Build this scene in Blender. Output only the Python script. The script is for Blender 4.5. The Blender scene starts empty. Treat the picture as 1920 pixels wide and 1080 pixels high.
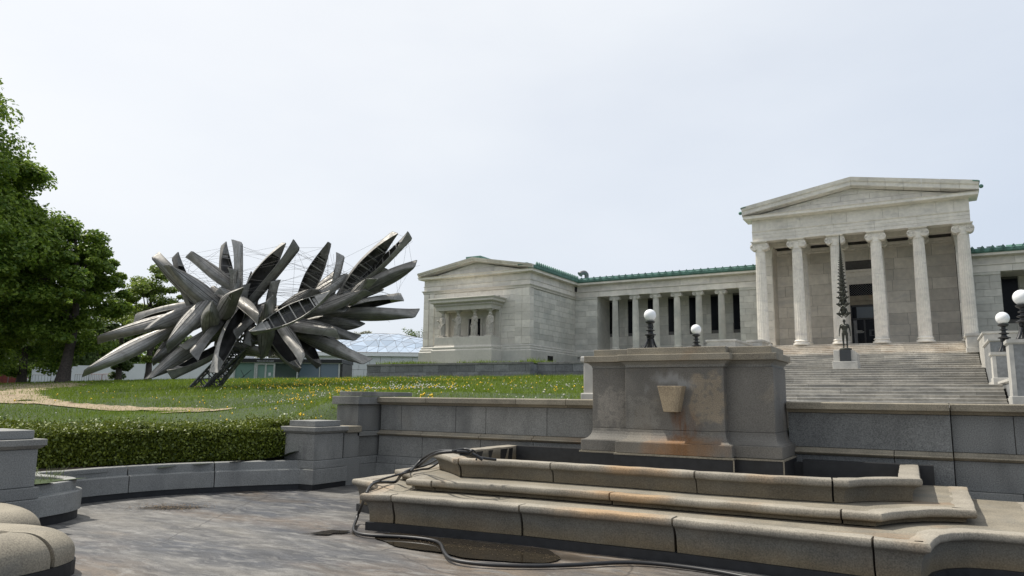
import bpy, bmesh, math, random
import numpy as np
from mathutils import Vector, Matrix, noise as mnoise
random.seed(4); rng = np.random.default_rng(7)
S = bpy.context.scene; COL = S.collection
R = math.radians

# ------------------------------------------------------------------ camera
EYE = Vector((0, 0, 1.6)); FPX = 1359.09
pit, rol, yaw = R(8.6225), R(0.641), R(29.961)
FW = Vector((-math.sin(yaw)*math.cos(pit), math.cos(yaw)*math.cos(pit), math.sin(pit)))
r0 = Vector((math.cos(yaw), math.sin(yaw), 0)); u0 = r0.cross(FW)
RT = r0*math.cos(rol)+u0*math.sin(rol); UP = u0*math.cos(rol)-r0*math.sin(rol)
cam = bpy.data.cameras.new('camera'); camo = bpy.data.objects.new('camera', cam); COL.objects.link(camo)
cam.sensor_width = 36; cam.lens = FPX/1920*36; cam.clip_end = 3000; cam.clip_start = .1
camo.matrix_world = Matrix(((RT.x, UP.x, -FW.x, EYE.x), (RT.y, UP.y, -FW.y, EYE.y), (RT.z, UP.z, -FW.z, EYE.z), (0, 0, 0, 1)))
S.camera = camo
S.render.resolution_x, S.render.resolution_y = 1024, 576

# ------------------------------------------------------------------ sky, sun, exposure
SUN_EL, SUN_AZ = 57.0, (-1.0, -0.045)             # sun stands to the left, a little in front of the facades
world = bpy.data.worlds.new('World'); S.world = world; world.use_nodes = True
nt = world.node_tree; nt.nodes.clear()
wo = nt.nodes.new('ShaderNodeOutputWorld'); bg = nt.nodes.new('ShaderNodeBackground')
sky = nt.nodes.new('ShaderNodeTexSky'); sky.sky_type = 'NISHITA'; sky.sun_disc = False
sky.sun_elevation = R(SUN_EL); sky.sun_rotation = math.atan2(SUN_AZ[0], SUN_AZ[1])
sky.air_density = 1.0; sky.dust_density = 3.0; sky.ozone_density = 1.2; sky.altitude = 200
# a thin even veil of high cloud lies over the blue
tcw = nt.nodes.new('ShaderNodeTexCoord'); mpw = nt.nodes.new('ShaderNodeMapping'); mpw.inputs['Scale'].default_value = (1.2, 1.2, 3)
nzw = nt.nodes.new('ShaderNodeTexNoise'); nzw.inputs['Scale'].default_value = 1.7; nzw.inputs['Detail'].default_value = 8
rpw = nt.nodes.new('ShaderNodeMapRange'); rpw.inputs['From Min'].default_value = .3; rpw.inputs['From Max'].default_value = .7
rpw.inputs['To Min'].default_value = .80; rpw.inputs['To Max'].default_value = .97
mxw = nt.nodes.new('ShaderNodeMix'); mxw.data_type = 'RGBA'; mxw.inputs['B'].default_value = (6.9, 7.15, 7.5, 1)
L = nt.links.new
dtw = nt.nodes.new('ShaderNodeVectorMath'); dtw.operation = 'DOT_PRODUCT'
_a = Vector((SUN_AZ[0], SUN_AZ[1], 0)).normalized()*math.cos(R(SUN_EL))+Vector((0,0,math.sin(R(SUN_EL)))); dtw.inputs[1].default_value = _a
rgw = nt.nodes.new('ShaderNodeMapRange'); rgw.inputs['From Min'].default_value = -.35; rgw.inputs['From Max'].default_value = .75
hzw = nt.nodes.new('ShaderNodeMix'); hzw.data_type = 'RGBA'; hzw.inputs['A'].default_value = (3.9, 4.75, 6.1, 1); hzw.inputs['B'].default_value = (7.5, 7.65, 7.8, 1)
L(tcw.outputs['Generated'], dtw.inputs[0]); L(dtw.outputs['Value'], rgw.inputs['Value']); L(rgw.outputs[0], hzw.inputs['Factor']); L(hzw.outputs['Result'], mxw.inputs['B'])
L(tcw.outputs['Generated'], mpw.inputs['Vector']); L(mpw.outputs[0], nzw.inputs['Vector']); L(nzw.outputs[0], rpw.inputs['Value'])
L(rpw.outputs[0], mxw.inputs['Factor']); L(sky.outputs[0], mxw.inputs['A']); L(mxw.outputs['Result'], bg.inputs['Color']); L(bg.outputs[0], wo.inputs['Surface'])
bg.inputs['Strength'].default_value = 0.115
sun = bpy.data.lights.new('sun', 'SUN'); sun.energy = 4.2; sun.angle = R(1.0); sun.color = (1, .95, .86)
suno = bpy.data.objects.new('sun', sun); COL.objects.link(suno)
az = Vector((SUN_AZ[0], SUN_AZ[1], 0)).normalized()
tosun = az*math.cos(R(SUN_EL))+Vector((0, 0, math.sin(R(SUN_EL))))
suno.rotation_euler = tosun.to_track_quat('Z', 'Y').to_euler(); suno.location = (-40, 0, 60)
vs = S.view_settings; vs.view_transform = 'Standard'; vs.look = 'None'; vs.gamma = 1; vs.exposure = 0.2; vs.use_curve_mapping = False
S.render.engine = 'CYCLES'

# ------------------------------------------------------------------ layout helpers (metres from the eye)
def ray(x, y): return FW+RT*((x-960)/FPX)-UP*((y-540)/FPX)
def P(x, y, D): return EYE+ray(x, y)*D
def onY(x, y, Y): d = ray(x, y); return EYE+d*(Y/d.y)
def onZ(x, y, z): d = ray(x, y); return EYE+d*((z-EYE.z)/d.z)
def px(x, y, z):
    v = Vector((x, y, z))-EYE; w = v.dot(FW)
    return 960+FPX*v.dot(RT)/w, 540-FPX*v.dot(UP)/w

# ------------------------------------------------------------------ mesh helpers
class MB:
    def __init__(s): s.v = []; s.f = []; s.m = []; s.mi = 0
    def add(s, vs, fs):
        o = len(s.v); s.v += [tuple(p) for p in vs]; s.f += [tuple(i+o for i in f) for f in fs]; s.m += [s.mi]*len(fs); return s
    def box(s, x0, y0, z0, x1, y1, z1):
        return s.add([(x0,y0,z0),(x1,y0,z0),(x1,y1,z0),(x0,y1,z0),(x0,y0,z1),(x1,y0,z1),(x1,y1,z1),(x0,y1,z1)],
                     [(0,3,2,1),(4,5,6,7),(0,1,5,4),(1,2,6,5),(2,3,7,6),(3,0,4,7)])
    def rings(s, rs, caps=True, close=True):
        n = len(rs[0]); vs = [p for r in rs for p in r]; fs = []
        for i in range(len(rs)-1):
            for j in range(n if close else n-1):
                k = (j+1) % n; fs.append((i*n+j, i*n+k, (i+1)*n+k, (i+1)*n+j))
        if caps: fs += [tuple(range(n-1, -1, -1)), tuple((len(rs)-1)*n+i for i in range(n))]
        return s.add(vs, fs)
    def lathe(s, prof, c=(0,0,0), n=24, caps=True):
        return s.rings([[(c[0]+r*math.cos(2*math.pi*k/n), c[1]+r*math.sin(2*math.pi*k/n), c[2]+z) for k in range(n)] for r, z in prof], caps)
    def tube(s, pts, rad, n=8, caps=True):
        pts = [Vector(p) for p in pts]; rs = []; up = Vector((0,0,1)); N = len(pts)
        for i, p in enumerate(pts):
            t = (pts[min(i+1,N-1)]-pts[max(i-1,0)]).normalized()
            a = t.cross(up)
            if a.length < 1e-3: a = t.cross(Vector((1,0,0)))
            a.normalize(); b = t.cross(a); r = rad[i] if isinstance(rad, (list,tuple)) else rad
            rs.append([p+(a*math.cos(2*math.pi*k/n)+b*math.sin(2*math.pi*k/n))*r for k in range(n)])
        return s.rings(rs, caps)
    def ball(s, c, r, n=12, m=8, rot=None):
        r = r if isinstance(r, (list,tuple)) else (r,r,r); rs = []
        for i in range(1, m):
            a = math.pi*i/m; ring = []
            for k in range(n):
                b = 2*math.pi*k/n; q = Vector((r[0]*math.sin(a)*math.cos(b), r[1]*math.sin(a)*math.sin(b), -r[2]*math.cos(a)))
                if rot: q = rot@q
                ring.append(Vector(c)+q)
            rs.append(ring)
        return s.rings(rs)
    def limb(s, p, q, r, t, n=10):
        p, q = Vector(p), Vector(q); d = (q-p).normalized()
        return s.tube([p-d*r*.8, p-d*r*.4, p, p.lerp(q,.33), p.lerp(q,.66), q, q+d*t*.4, q+d*t*.8], [r*.45, r*.85, r, r+(t-r)*.3, r+(t-r)*.7, t, t*.85, t*.45], n)
    def prism(s, poly, a, b, axis='y'):
        f = {'y': lambda u,w,t: (u,t,w), 'x': lambda u,w,t: (t,u,w), 'z': lambda u,w,t: (u,w,t)}[axis]
        return s.rings([[f(u,w,a) for u,w in poly], [f(u,w,b) for u,w in poly]])
    def mesh(s, name, mats, smooth=None):
        me = bpy.data.meshes.new(name); me.from_pydata(s.v, [], s.f)
        for m in (mats if isinstance(mats, (list,tuple)) else [mats]): me.materials.append(m)
        if any(s.m): me.polygons.foreach_set('material_index', s.m)
        bm = bmesh.new(); bm.from_mesh(me); bmesh.ops.recalc_face_normals(bm, faces=bm.faces); bm.to_mesh(me); bm.free()
        if smooth is not None:
            me.shade_smooth()
            if smooth: me.set_sharp_from_angle(angle=R(smooth))
        me.update(); return me

WORLD = {}
def put(name, me, parent=None, mat=Matrix(), **tags):
    o = bpy.data.objects.new(name, me); COL.objects.link(o)
    if parent is not None:
        o.parent = parent; o.matrix_parent_inverse = WORLD[parent.name].inverted()
    o.matrix_basis = mat; WORLD[o.name] = mat.copy()
    for k, v in tags.items(): o[k] = v
    return o
def obj(name, mb, mats, parent=None, smooth=None, bevel=0, **tags):
    o = put(name, mb.mesh(name, mats, smooth), parent, **tags)
    if bevel:
        b = o.modifiers.new('edge', 'BEVEL'); b.width = bevel; b.segments = 2; b.limit_method = 'ANGLE'; b.angle_limit = R(40)
    return o
def thing(name, label, cat, loc=(0,0,0), group=None):
    o = bpy.data.objects.new(name, None); COL.objects.link(o); o.location = loc; WORLD[o.name] = Matrix.Translation(loc)
    o.empty_display_size = .2; o['label'] = label; o['category'] = cat
    if group: o['group'] = group
    return o
def fast(name, V, F, mat, parent=None, **tags):
    """large leaf/blade meshes from arrays; all faces have the same number of corners"""
    me = bpy.data.meshes.new(name); V = np.asarray(V, np.float32); F = np.asarray(F, np.int32)
    k = F.shape[1]; me.vertices.add(len(V)); me.vertices.foreach_set('co', V.ravel())
    me.loops.add(F.size); me.loops.foreach_set('vertex_index', F.ravel())
    me.polygons.add(len(F)); me.polygons.foreach_set('loop_start', np.arange(0, F.size, k, dtype=np.int32))
    me.materials.append(mat); me.update(calc_edges=True); me.validate()
    return put(name, me, parent, **tags)
def remeshed(mb, name, mat, voxel, it=4):
    o = put(name, mb.mesh(name+'_src', mat)); m = o.modifiers.new('r', 'REMESH'); m.mode = 'VOXEL'; m.voxel_size = voxel
    if it: k = o.modifiers.new('s', 'SMOOTH'); k.iterations = it; k.factor = .5
    dg = bpy.context.evaluated_depsgraph_get(); me = bpy.data.meshes.new_from_object(o.evaluated_get(dg))
    me.name = name; me.shade_smooth(); bpy.data.objects.remove(o)
    if not me.materials: me.materials.append(mat)
    return me

# ------------------------------------------------------------------ materials
class NT:
    def __init__(s, name):
        s.m = bpy.data.materials.new(name); s.m.use_nodes = True; s.t = s.m.node_tree; s.b = s.t.nodes['Principled BSDF']
    def n(s, typ, **kw):
        x = s.t.nodes.new('ShaderNode'+typ)
        for k, v in kw.items():
            if hasattr(x, k): setattr(x, k, v)
            else: s.i(x, k.replace('_', ' '), v)
        return x
    def i(s, x, key, v):
        if isinstance(v, bpy.types.NodeSocket): s.t.links.new(v, x.inputs[key])
        else: x.inputs[key].default_value = v
    def math(s, op, a, b=0.0, c=None):
        x = s.n('Math', operation=op); s.i(x, 0, a); s.i(x, 1, b)
        if c is not None: s.i(x, 2, c)
        return x.outputs[0]
    def noise(s, scale, detail=3, vec=None, stretch=None, dist=0):
        if vec is None: vec = s.pos()
        if stretch:
            mp = s.n('Mapping'); mp.inputs['Scale'].default_value = stretch; s.i(mp, 'Vector', vec); vec = mp.outputs[0]
        x = s.n('TexNoise'); s.i(x, 'Vector', vec); x.inputs['Scale'].default_value = scale; x.inputs['Detail'].default_value = detail; x.inputs['Distortion'].default_value = dist
        return x.outputs[0]
    def pos(s):
        if not hasattr(s, '_p'): s._p = s.n('NewGeometry')
        return s._p.outputs['Position']
    def ramp(s, v, a, b, lo=0.0, hi=1.0):
        x = s.n('MapRange'); s.i(x, 'Value', v); 
        for k, q in (('From Min', a), ('From Max', b), ('To Min', lo), ('To Max', hi)): x.inputs[k].default_value = q
        return x.outputs[0]
    def mix(s, f, a, b):
        x = s.n('Mix', data_type='RGBA'); s.i(x, 'Factor', f); s.i(x, 'A', a if isinstance(a, bpy.types.NodeSocket) else (*a, 1)); s.i(x, 'B', b if isinstance(b, bpy.types.NodeSocket) else (*b, 1))
        return x.outputs['Result']
    def scale(s, col, f):
        x = s.n('VectorMath', operation='SCALE'); s.i(x, 0, col if isinstance(col, bpy.types.NodeSocket) else col); s.i(x, 'Scale', f); return x.outputs[0]
    def done(s, col, rough=.8, bump=None, bs=.3, bd=.02, **kw):
        s.i(s.b, 'Base Color', col if isinstance(col, bpy.types.NodeSocket) else (*col, 1)); s.i(s.b, 'Roughness', rough)
        for k, v in kw.items(): s.i(s.b, k.replace('_', ' '), v)
        if bump is not None:
            x = s.n('Bump'); x.inputs['Strength'].default_value = bs; x.inputs['Distance'].default_value = bd; s.i(x, 'Height', bump); s.i(s.b, 'Normal', x.outputs[0])
        return s.m
def flat(name, col, rough=.7, var=.12, scale=6, **kw):
    m = NT(name); n = m.noise(scale, 4); f = m.ramp(n, .3, .7, 1-var, 1+var)
    return m.done(m.scale(col, f), rough, **kw)
def stone(name, base, rnd=.2, big=(1.3,.3), grain=(70,.35), stains=(), rough=.82, bs=.25, bd=.004):
    m = NT(name)
    f = m.math('ADD', m.ramp(m.noise(big[0], 5), .25, .75, 1-big[1], 1+big[1]), m.ramp(m.noise(grain[0], 2), .3, .7, -grain[1], grain[1]))
    oi = m.n('ObjectInfo'); f = m.math('MULTIPLY', f, m.ramp(oi.outputs['Random'], 0, 1, 1-rnd, 1+rnd))
    col = m.scale(base, f)
    for c, sc, st, lo, hi, amt in stains:      # colour, scale, stretch, threshold low/high, amount
        k = m.ramp(m.noise(sc, 5, stretch=st, dist=.4), lo, hi, 0, amt); k = m.math('MINIMUM', m.math('MAXIMUM', k, 0), amt)
        col = m.mix(k, col, c)
    return m.done(col, rough, m.noise(grain[0], 3), bs, bd)

M = {}
M['granite'] = stone('grey_granite', (.20,.197,.182), .16, (1.6,.22), (75,.3), [((.075,.075,.073), 2.2, (1,1,.35), .5, .7, .6), ((.22,.2,.165), 1.1, None, .56, .8, .55)])
M['granite_dark'] = stone('dark_granite', (.175,.178,.172), .1, (1.2,.22), (75,.35), [((.07,.07,.07), 1.7, (1,1,.4), .5, .75, .55)])
M['granite_pale'] = stone('pale_granite', (.225,.225,.212), .12, (1.5,.18), (75,.28), [((.11,.11,.11), 2.5, (1,1,.4), .52, .8, .5)])
M['granite_tan'] = stone('tan_granite', (.225,.198,.15), .12, (2.2,.25), (75,.3), [((.26,.15,.07), 1.3, (.6,1,1), .6, .78, .6), ((.13,.13,.12), 2.0, None, .55, .8, .6)])
M['bitumen'] = flat('black_bitumen', (.013,.0135,.015), .6, .35, 9)
M['mortar'] = flat('mortar', (.12,.115,.11), .9)
M['marble'] = stone('white_marble', (.70,.655,.58), .13, (.5,.08), (3,.08), [((.46,.45,.43), .55, (1,1,2.6), .52, .72, .45), ((.46,.41,.34), .7, None, .58, .8, .5)], .6, .1)
M['marble_green'] = stone('weathered_marble', (.60,.575,.515), .13, (.5,.12), (3,.08), [((.41,.415,.38), .6, (1,1,1.6), .48, .72, .6)], .65, .1)
M['marble_trim'] = stone('marble_trim', (.71,.67,.60), .07, (.6,.12), (4,.08), [((.36,.35,.34), .9, (1,1,3), .52, .75, .45)], .6, .1)
M['cast'] = stone('cast_stone', (.58,.545,.48), .03, (.7,.08), (6,.05), [((.4,.36,.3), 1.2, None, .55, .8, .4)], .7, .1)
M['figure_stone'] = stone('carved_stone', (.43,.395,.34), .05, (2,.15), (9,.15), [((.3,.28,.25), 3, None, .5, .75, .6)], .7, .3)
M['cheek'] = stone('grey_marble', (.44,.425,.39), .1, (.8,.18), (4,.1), [((.28,.28,.27), 1.1, (1,1,2), .5, .72, .6)], .7, .15)
M['step'] = stone('step_stone', (.37,.352,.315), .22, (1.4,.18), (8,.14), [((.22,.215,.2), .9, (.6,2,3), .48, .66, .75), ((.17,.17,.165), 5, (.4,2,2), .56, .74, .6)], .8, .2)
M['step_warm'] = stone('warm_step_stone', (.55,.505,.435), .12, (1.4,.18), (8,.14), [((.36,.27,.19), 1.2, (.6,2,3), .5, .7, .6)], .8, .2)
M['slate'] = stone('blue_grey_stone', (.19,.195,.195), .24, (1.0,.2), (8,.15), [((.10,.105,.11), 1.5, None, .5, .75, .6)], .8, .2)
M['copper'] = stone('verdigris', (.105,.215,.175), .15, (1.5,.3), (9,.2), [((.05,.1,.085), 2.5, None, .5, .72, .7)], .7, .2)
M['roof_pale'] = flat('pale_verdigris', (.25,.5,.42), .6)
M['dark_glass'] = flat('dark_window_glass', (.006,.007,.010), .25, .2, 2, Specular_IOR_Level=.12)
M['black_iron'] = flat('black_iron', (.018,.018,.019), .45)
M['globe'] = flat('white_globe_glass', (.82,.82,.82), .18, .02)
M['bronze'] = stone('dark_bronze', (.045,.045,.036), .1, (4,.3), (20,.2), [((.07,.085,.06), 6, None, .5, .75, .5)], .42, .2); M['bronze'].node_tree.nodes['Principled BSDF'].inputs['Metallic'].default_value = .5
M['white_wall'] = flat('white_panel', (.62,.63,.64), .7, .06, .5)
M['wood'] = flat('bark', (.075,.06,.05), .9, .4, 9)
M['soil'] = flat('soil', (.06,.045,.03), .95, .4, 12)
M['steel'] = flat('grey_steel', (.16,.16,.165), .5, .2, 8, Metallic=.6)
M['pale_frame'] = flat('pale_aluminium', (.45,.46,.44), .45)
M['rubber'] = flat('black_rubber', (.013,.013,.014), .45, .3, 14)
M['rust'] = flat('rusty_iron', (.10,.045,.025), .8, .4, 30)

def alu():
    m = NT('weathered_aluminium'); tc = m.n('TexCoord'); v = tc.outputs['Object']; oi = m.n('ObjectInfo')
    f = m.ramp(m.noise(1.2, 5, v, (1,3,3)), .3, .7, .7, 1.2); f = m.math('MULTIPLY', f, m.ramp(m.noise(14, 3, v, (.15,1,1)), .3, .7, .85, 1.12))
    f = m.math('MULTIPLY', f, m.ramp(oi.outputs['Random'], 0, 1, .55, 1.3))
    col = m.scale((.32,.308,.288), f); k = m.ramp(m.noise(2.2, 4, v), .58, .78, 0, .5); k = m.math('MAXIMUM', k, 0)
    col = m.mix(k, col, (.13,.11,.09))
    return m.done(col, m.ramp(m.noise(5, 3, v), .3, .7, .5, .7), m.noise(2.2, 3, v), .25, .05, Metallic=.6)
M['alu'] = alu()
M['alu_dark'] = flat('dark_aluminium', (.085,.082,.078), .55, .25, 3, Metallic=.7)

def leaf(name, a, b, trans=.45, rough=.5):
    m = NT(name); g = m.n('NewGeometry'); r = g.outputs['Random Per Island']
    n = m.ramp(m.noise(.35, 2), .35, .65, 0, .6)
    f = m.math('MINIMUM', m.math('ADD', m.math('MULTIPLY', r, .75), m.math('MULTIPLY', n, .4)), 1)
    col = m.mix(f, a, b); m.i(m.b, 'Base Color', col); m.i(m.b, 'Roughness', rough)
    tr = m.n('BsdfTranslucent'); m.i(tr, 'Color', col); mx = m.n('MixShader'); mx.inputs[0].default_value = trans
    out = m.t.nodes['Material Output']; m.t.links.new(m.b.outputs[0], mx.inputs[1]); m.t.links.new(tr.outputs[0], mx.inputs[2]); m.t.links.new(mx.outputs[0], out.inputs['Surface'])
    return m.m
M['maple'] = leaf('maple_leaves', (.06,.13,.016), (.30,.40,.055))
M['young'] = leaf('young_leaves', (.09,.15,.02), (.30,.37,.07))
M['backleaf'] = leaf('far_leaves', (.06,.11,.03), (.20,.26,.08))
M['blossom'] = leaf('pale_blossom_leaves', (.16,.17,.09), (.42,.42,.32), .3)
M['hedge'] = leaf('privet_leaves', (.032,.06,.009), (.20,.235,.022), .18, .5)
M['grass'] = leaf('grass_blades', (.07,.13,.008), (.235,.31,.022), .35, .6)
M['weed'] = leaf('weed_leaves', (.08,.12,.04), (.2,.25,.09), .3)
M['yellow'] = flat('dandelion_yellow', (.75,.5,.03), .8, .1)
M['seedhead'] = flat('dandelion_seed_grey', (.5,.49,.40), .9, .1)
M['straw'] = flat('dry_debris', (.13,.092,.055), .95, .4, 40)

def lawn_mat():
    m = NT('lawn_soil_grass'); f = m.ramp(m.noise(.5, 5), .3, .7, .75, 1.3); f = m.math('MULTIPLY', f, m.ramp(m.noise(14, 3), .3, .7, .7, 1.3))
    return m.done(m.scale((.032,.052,.012), f), .95, m.noise(20, 3), .6, .05)
M['lawn'] = lawn_mat()
def path_mat():
    m = NT('wood_chip'); f = m.ramp(m.noise(6, 4), .3, .7, .7, 1.2); c = m.scale((.31,.24,.155), f)
    k = m.math('MAXIMUM', m.ramp(m.noise(1.1, 5, stretch=(1,1.6,1)), .55, .7, 0, .75), 0)
    return m.done(m.mix(k, c, (.16,.10,.06)), .95, m.noise(25, 3), .5, .04)
M['path'] = path_mat()
_w = [onZ(890,1024,0), onZ(628,998,0), onZ(325,951,0)]; WET = [(_w[0].x,_w[0].y,1.35,.36,R(4)), (_w[1].x,_w[1].y,.42,.14,R(35)), (_w[2].x,_w[2].y,.5,.22,R(35))]
def pool_mat():
    m = NT('weathered_pool_concrete'); cl = lambda v, hi=1.0: m.math('MINIMUM', m.math('MAXIMUM', v, 0), hi)
    wv = m.n('TexNoise'); wv.inputs['Scale'].default_value = .9; wv.inputs['Detail'].default_value = 5; m.i(wv, 'Vector', m.pos())
    ws = m.n('VectorMath', operation='SCALE'); m.i(ws, 0, wv.outputs['Color']); ws.inputs['Scale'].default_value = .5
    wp = m.n('VectorMath', operation='ADD'); m.i(wp, 0, m.pos()); m.i(wp, 1, ws.outputs[0])
    mp = m.n('Mapping'); mp.inputs['Scale'].default_value = (.5,1.7,1); mp.inputs['Rotation'].default_value = (0,0,R(-30)); m.i(mp, 'Vector', wp.outputs[0]); q = mp.outputs[0]
    zone = m.noise(.5, 6, q); base = m.mix(cl(m.ramp(zone, .40, .60)), (.066,.07,.082), (.20,.186,.165))
    base = m.mix(cl(m.ramp(m.noise(.35, 5, q), .49, .60, 0, .85), .85), base, (.19,.142,.098))
    base = m.mix(cl(m.ramp(m.noise(1.3, 7, q), .53, .64, 0, .7), .7), base, (.052,.053,.06))
    ln = m.math('ABSOLUTE', m.math('SUBTRACT', m.noise(1.1, 9, q), .5)); base = m.mix(cl(m.ramp(ln, .0, .02, .4, 0), .4), base, (.27,.258,.238))
    base = m.mix(cl(m.ramp(m.noise(4.5, 9, q), .52, .66, 0, .6), .6), base, (.27,.258,.238))
    base = m.mix(cl(m.ramp(m.noise(16, 5), .64, .72, 0, .5), .5), base, (.05,.045,.04))
    fs = m.noise(5, 10, q); base = m.scale(base, m.ramp(fs, .3, .7, .62, 1.38)); base = m.mix(cl(m.ramp(m.noise(11, 8, q), .57, .68, 0, .55), .55), base, (.27,.262,.25)); base = m.mix(cl(m.ramp(m.noise(8.3, 8, q), .58, .70, 0, .6), .6), base, (.055,.055,.062))
    sx = m.n('SeparateXYZ'); m.i(sx, 0, m.pos()); wb = m.math('MULTIPLY', m.math('SUBTRACT', m.noise(2.2, 7), .5), .5); wet = None
    for c0, c1, hx, hy, rot in WET:
        dx, dy = m.math('SUBTRACT', sx.outputs['X'], c0), m.math('SUBTRACT', sx.outputs['Y'], c1); ca, sa = math.cos(rot), math.sin(rot)
        u = m.math('ADD', m.math('MULTIPLY', dx, ca/hx), m.math('MULTIPLY', dy, sa/hx)); w = m.math('ADD', m.math('MULTIPLY', dx, -sa/hy), m.math('MULTIPLY', dy, ca/hy))
        r = m.math('SQRT', m.math('ADD', m.math('MULTIPLY', u, u), m.math('MULTIPLY', w, w))); k = cl(m.ramp(m.math('ADD', r, m.math('MULTIPLY', wb, 1.6)), .75, 1.05, 1, 0)); wet = k if wet is None else m.math('MAXIMUM', wet, k)
    v = m.n('TexVoronoi', feature='DISTANCE_TO_EDGE'); v.inputs['Scale'].default_value = .28
    m.i(v, 'Vector', wp.outputs[0]); base = m.mix(cl(m.ramp(v.outputs['Distance'], 0, .005, .7, 0)), base, (.035,.03,.027))
    f = m.ramp(m.noise(70, 2), .3, .7, .52, .78)
    base = m.mix(m.math('MULTIPLY', wet, .8), base, (.06,.048,.036))
    return m.done(m.scale(base, f), m.math('SUBTRACT', m.ramp(zone, .3, .7, .45, .75), m.math('MULTIPLY', wet, .25)), m.noise(9, 8, q), .6, .02)
M['pool'] = pool_mat()
def water():
    m = NT('puddle_water'); n = m.ramp(m.noise(9, 4), .55, .7, 0, 1)
    return m.done(m.mix(m.math('MINIMUM', m.math('MAXIMUM', n, 0), .6), (.022,.018,.013), (.035,.027,.017)), .05, Specular_IOR_Level=.3)
M['water'] = water()
def gl(name, col, rough=.12, metal=0):
    m = NT(name); oi = m.n('ObjectInfo'); return m.done(m.scale(col, m.ramp(oi.outputs['Random'], 0, 1, .8, 1.15)), rough, Metallic=metal)
M['glass_green'] = gl('pale_green_glass', (.20,.31,.27), .15)
M['glass_dim'] = gl('dim_green_glass', (.05,.07,.06), .1)
M['glass_blue'] = gl('blue_grey_glass', (.10,.14,.17), .1)
M['dome_glass'] = gl('sky_reflecting_glass', (.48,.58,.70), .12, .6)

# ------------------------------------------------------------------ terrain
CP = []
def gp(x, y, D): CP.append(tuple(P(x, y, D)))
for X in (-9, -7, -5, -2): CP.append((X, 11.5, 1.5))
for X in (-40, -33, -26, -16, -8): CP.append((X, 46, 3.07))
CP += [(-12, 30, 2.32), (-5, 30, 2.0), (3, 30, 1.6), (-10, 20, 1.82), (-4, 20, 1.7), (8, 30, 1.6), (8, 11.5, 1.5), (8, 46, 3), (20, 20, 1.5), (20, 60, 3.4), (40, 40, 2)]
CP += [(-11.2, 8.9, .42), (-11.9, 7.4, .42), (-12, 5.9, .42), (-10.6, 10.0, .46), (-11.3, 4.6, .42), (-12, 2, .4), (-20, 0, .4), (-40, 0, .5), (-30, -20, .3), (-14.6, 7, .72), (-13.8, 9.6, .78), (-12.4, 11.2, .86), (-14.5, 4, .6), (-10.6, 11.6, 1.0), (-9.5, 12.6, 1.4), (-8.5, 12.2, 1.5)]
for q in ((580,785,15.5), (400,775,18), (0,780,18), (620,752,17), (100,740,30), (0,755,23), (250,765,22), (440,768,22), (0,722,48), (300,714.5,50), (375,727,34.2), (600,711,56), (480,712,54), (640,712,52), (200,718.5,47), (60,719,52), (520,745,24), (700,738,18), (560,722,34), (270,740,29)): gp(*q)
CP += [(-52, 28.3, 2.3), (-60, 60, 2.7), (-75, 45, 2.4), (-100, 60, 2.2), (-80, 20, 1.7), (-120, 20, 1.6), (-60, 5, 1.0), (-100, -20, .8), (-60, 110, 2.6), (-160, 120, 2), (0, 120, 3.4), (60, 120, 3), (-200, 20, 1.5)]
A = np.array(CP); n_ = len(A)
def phi(d): return np.sqrt(d*d+1.5)
D_ = phi(np.linalg.norm(A[:,None,:2]-A[None,:,:2], axis=2))
Mx = np.zeros((n_+3, n_+3)); Mx[:n_,:n_] = D_+np.eye(n_)*.02; Mx[:n_,n_] = Mx[n_,:n_] = 1; Mx[:n_,n_+1:] = A[:,:2]; Mx[n_+1:,:n_] = A[:,:2].T
W_ = np.linalg.solve(Mx, np.concatenate([A[:,2], [0,0,0]]))
def ground(X, Y):
    X = np.atleast_1d(np.asarray(X, float)); Y = np.atleast_1d(np.asarray(Y, float)); out = np.empty(len(X))
    for s in range(0, len(X), 20000):
        x, y = X[s:s+20000], Y[s:s+20000]
        d = phi(np.hypot(x[:,None]-A[None,:,0], y[:,None]-A[None,:,1]))
        z = d@W_[:n_]+W_[n_]+W_[n_+1]*x+W_[n_+2]*y
        z = np.where((x > -9.9) & (y > 10.8) & (y < 16), np.minimum(z, 1.49+.05*np.maximum(y-11.5, 0)), z)
        out[s:s+20000] = z
    return out
def gz(x, y): return float(ground([x],[y])[0])
def proj(V):
    V = np.asarray(V, float)-np.array(EYE); w = V@np.array(FW)
    return 960+FPX*(V@np.array(RT))/w, 540-FPX*(V@np.array(UP))/w, w
def inpoly(x, y, poly):
    x = np.asarray(x); y = np.asarray(y); r = np.zeros(x.shape, bool); n = len(poly)
    for i in range(n):
        (x0,y0),(x1,y1) = poly[i], poly[(i+1) % n]
        if y0 == y1: continue
        c = ((y0 > y) != (y1 > y)) & (x < (x1-x0)*(y-y0)/(y1-y0)+x0); r ^= c
    return r
# curved planter wall, pool side line (from the corner pier round to the left pier)
ARC = [(-9.62,9.42), (-9.98,8.95), (-10.33,8.40), (-10.64,7.85), (-10.83,7.35), (-10.93,6.80), (-10.93,6.30), (-10.90,6.08)]
BULGE = [(-10.95,6.02), (-11.0,5.90), (-10.85,5.82), (-10.3,5.87), (-9.98,5.82), (-9.76,5.66), (-9.6,5.42), (-9.5,5.12), (-9.46,4.95)]
POOLSIDE = [(-9.3,11.2), (-9.45,9.6)]+ARC+BULGE+[(-9.5,3.5), (-12,3.2), (-13,-12), (14,-12), (14,11.2)]
def axis_grid(a): return np.array(sorted(set(np.round(a, 3))))
gx = axis_grid(np.concatenate([np.arange(-240,-60,12), np.arange(-60,-16,1.0), np.arange(-16,-3,.25), np.arange(-3,30,1.5), np.arange(30,160,14)]))
gy = axis_grid(np.concatenate([np.arange(-60,0,5), np.arange(0,12,.25), np.arange(12,60,.8), np.arange(60,240,10)]))
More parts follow.
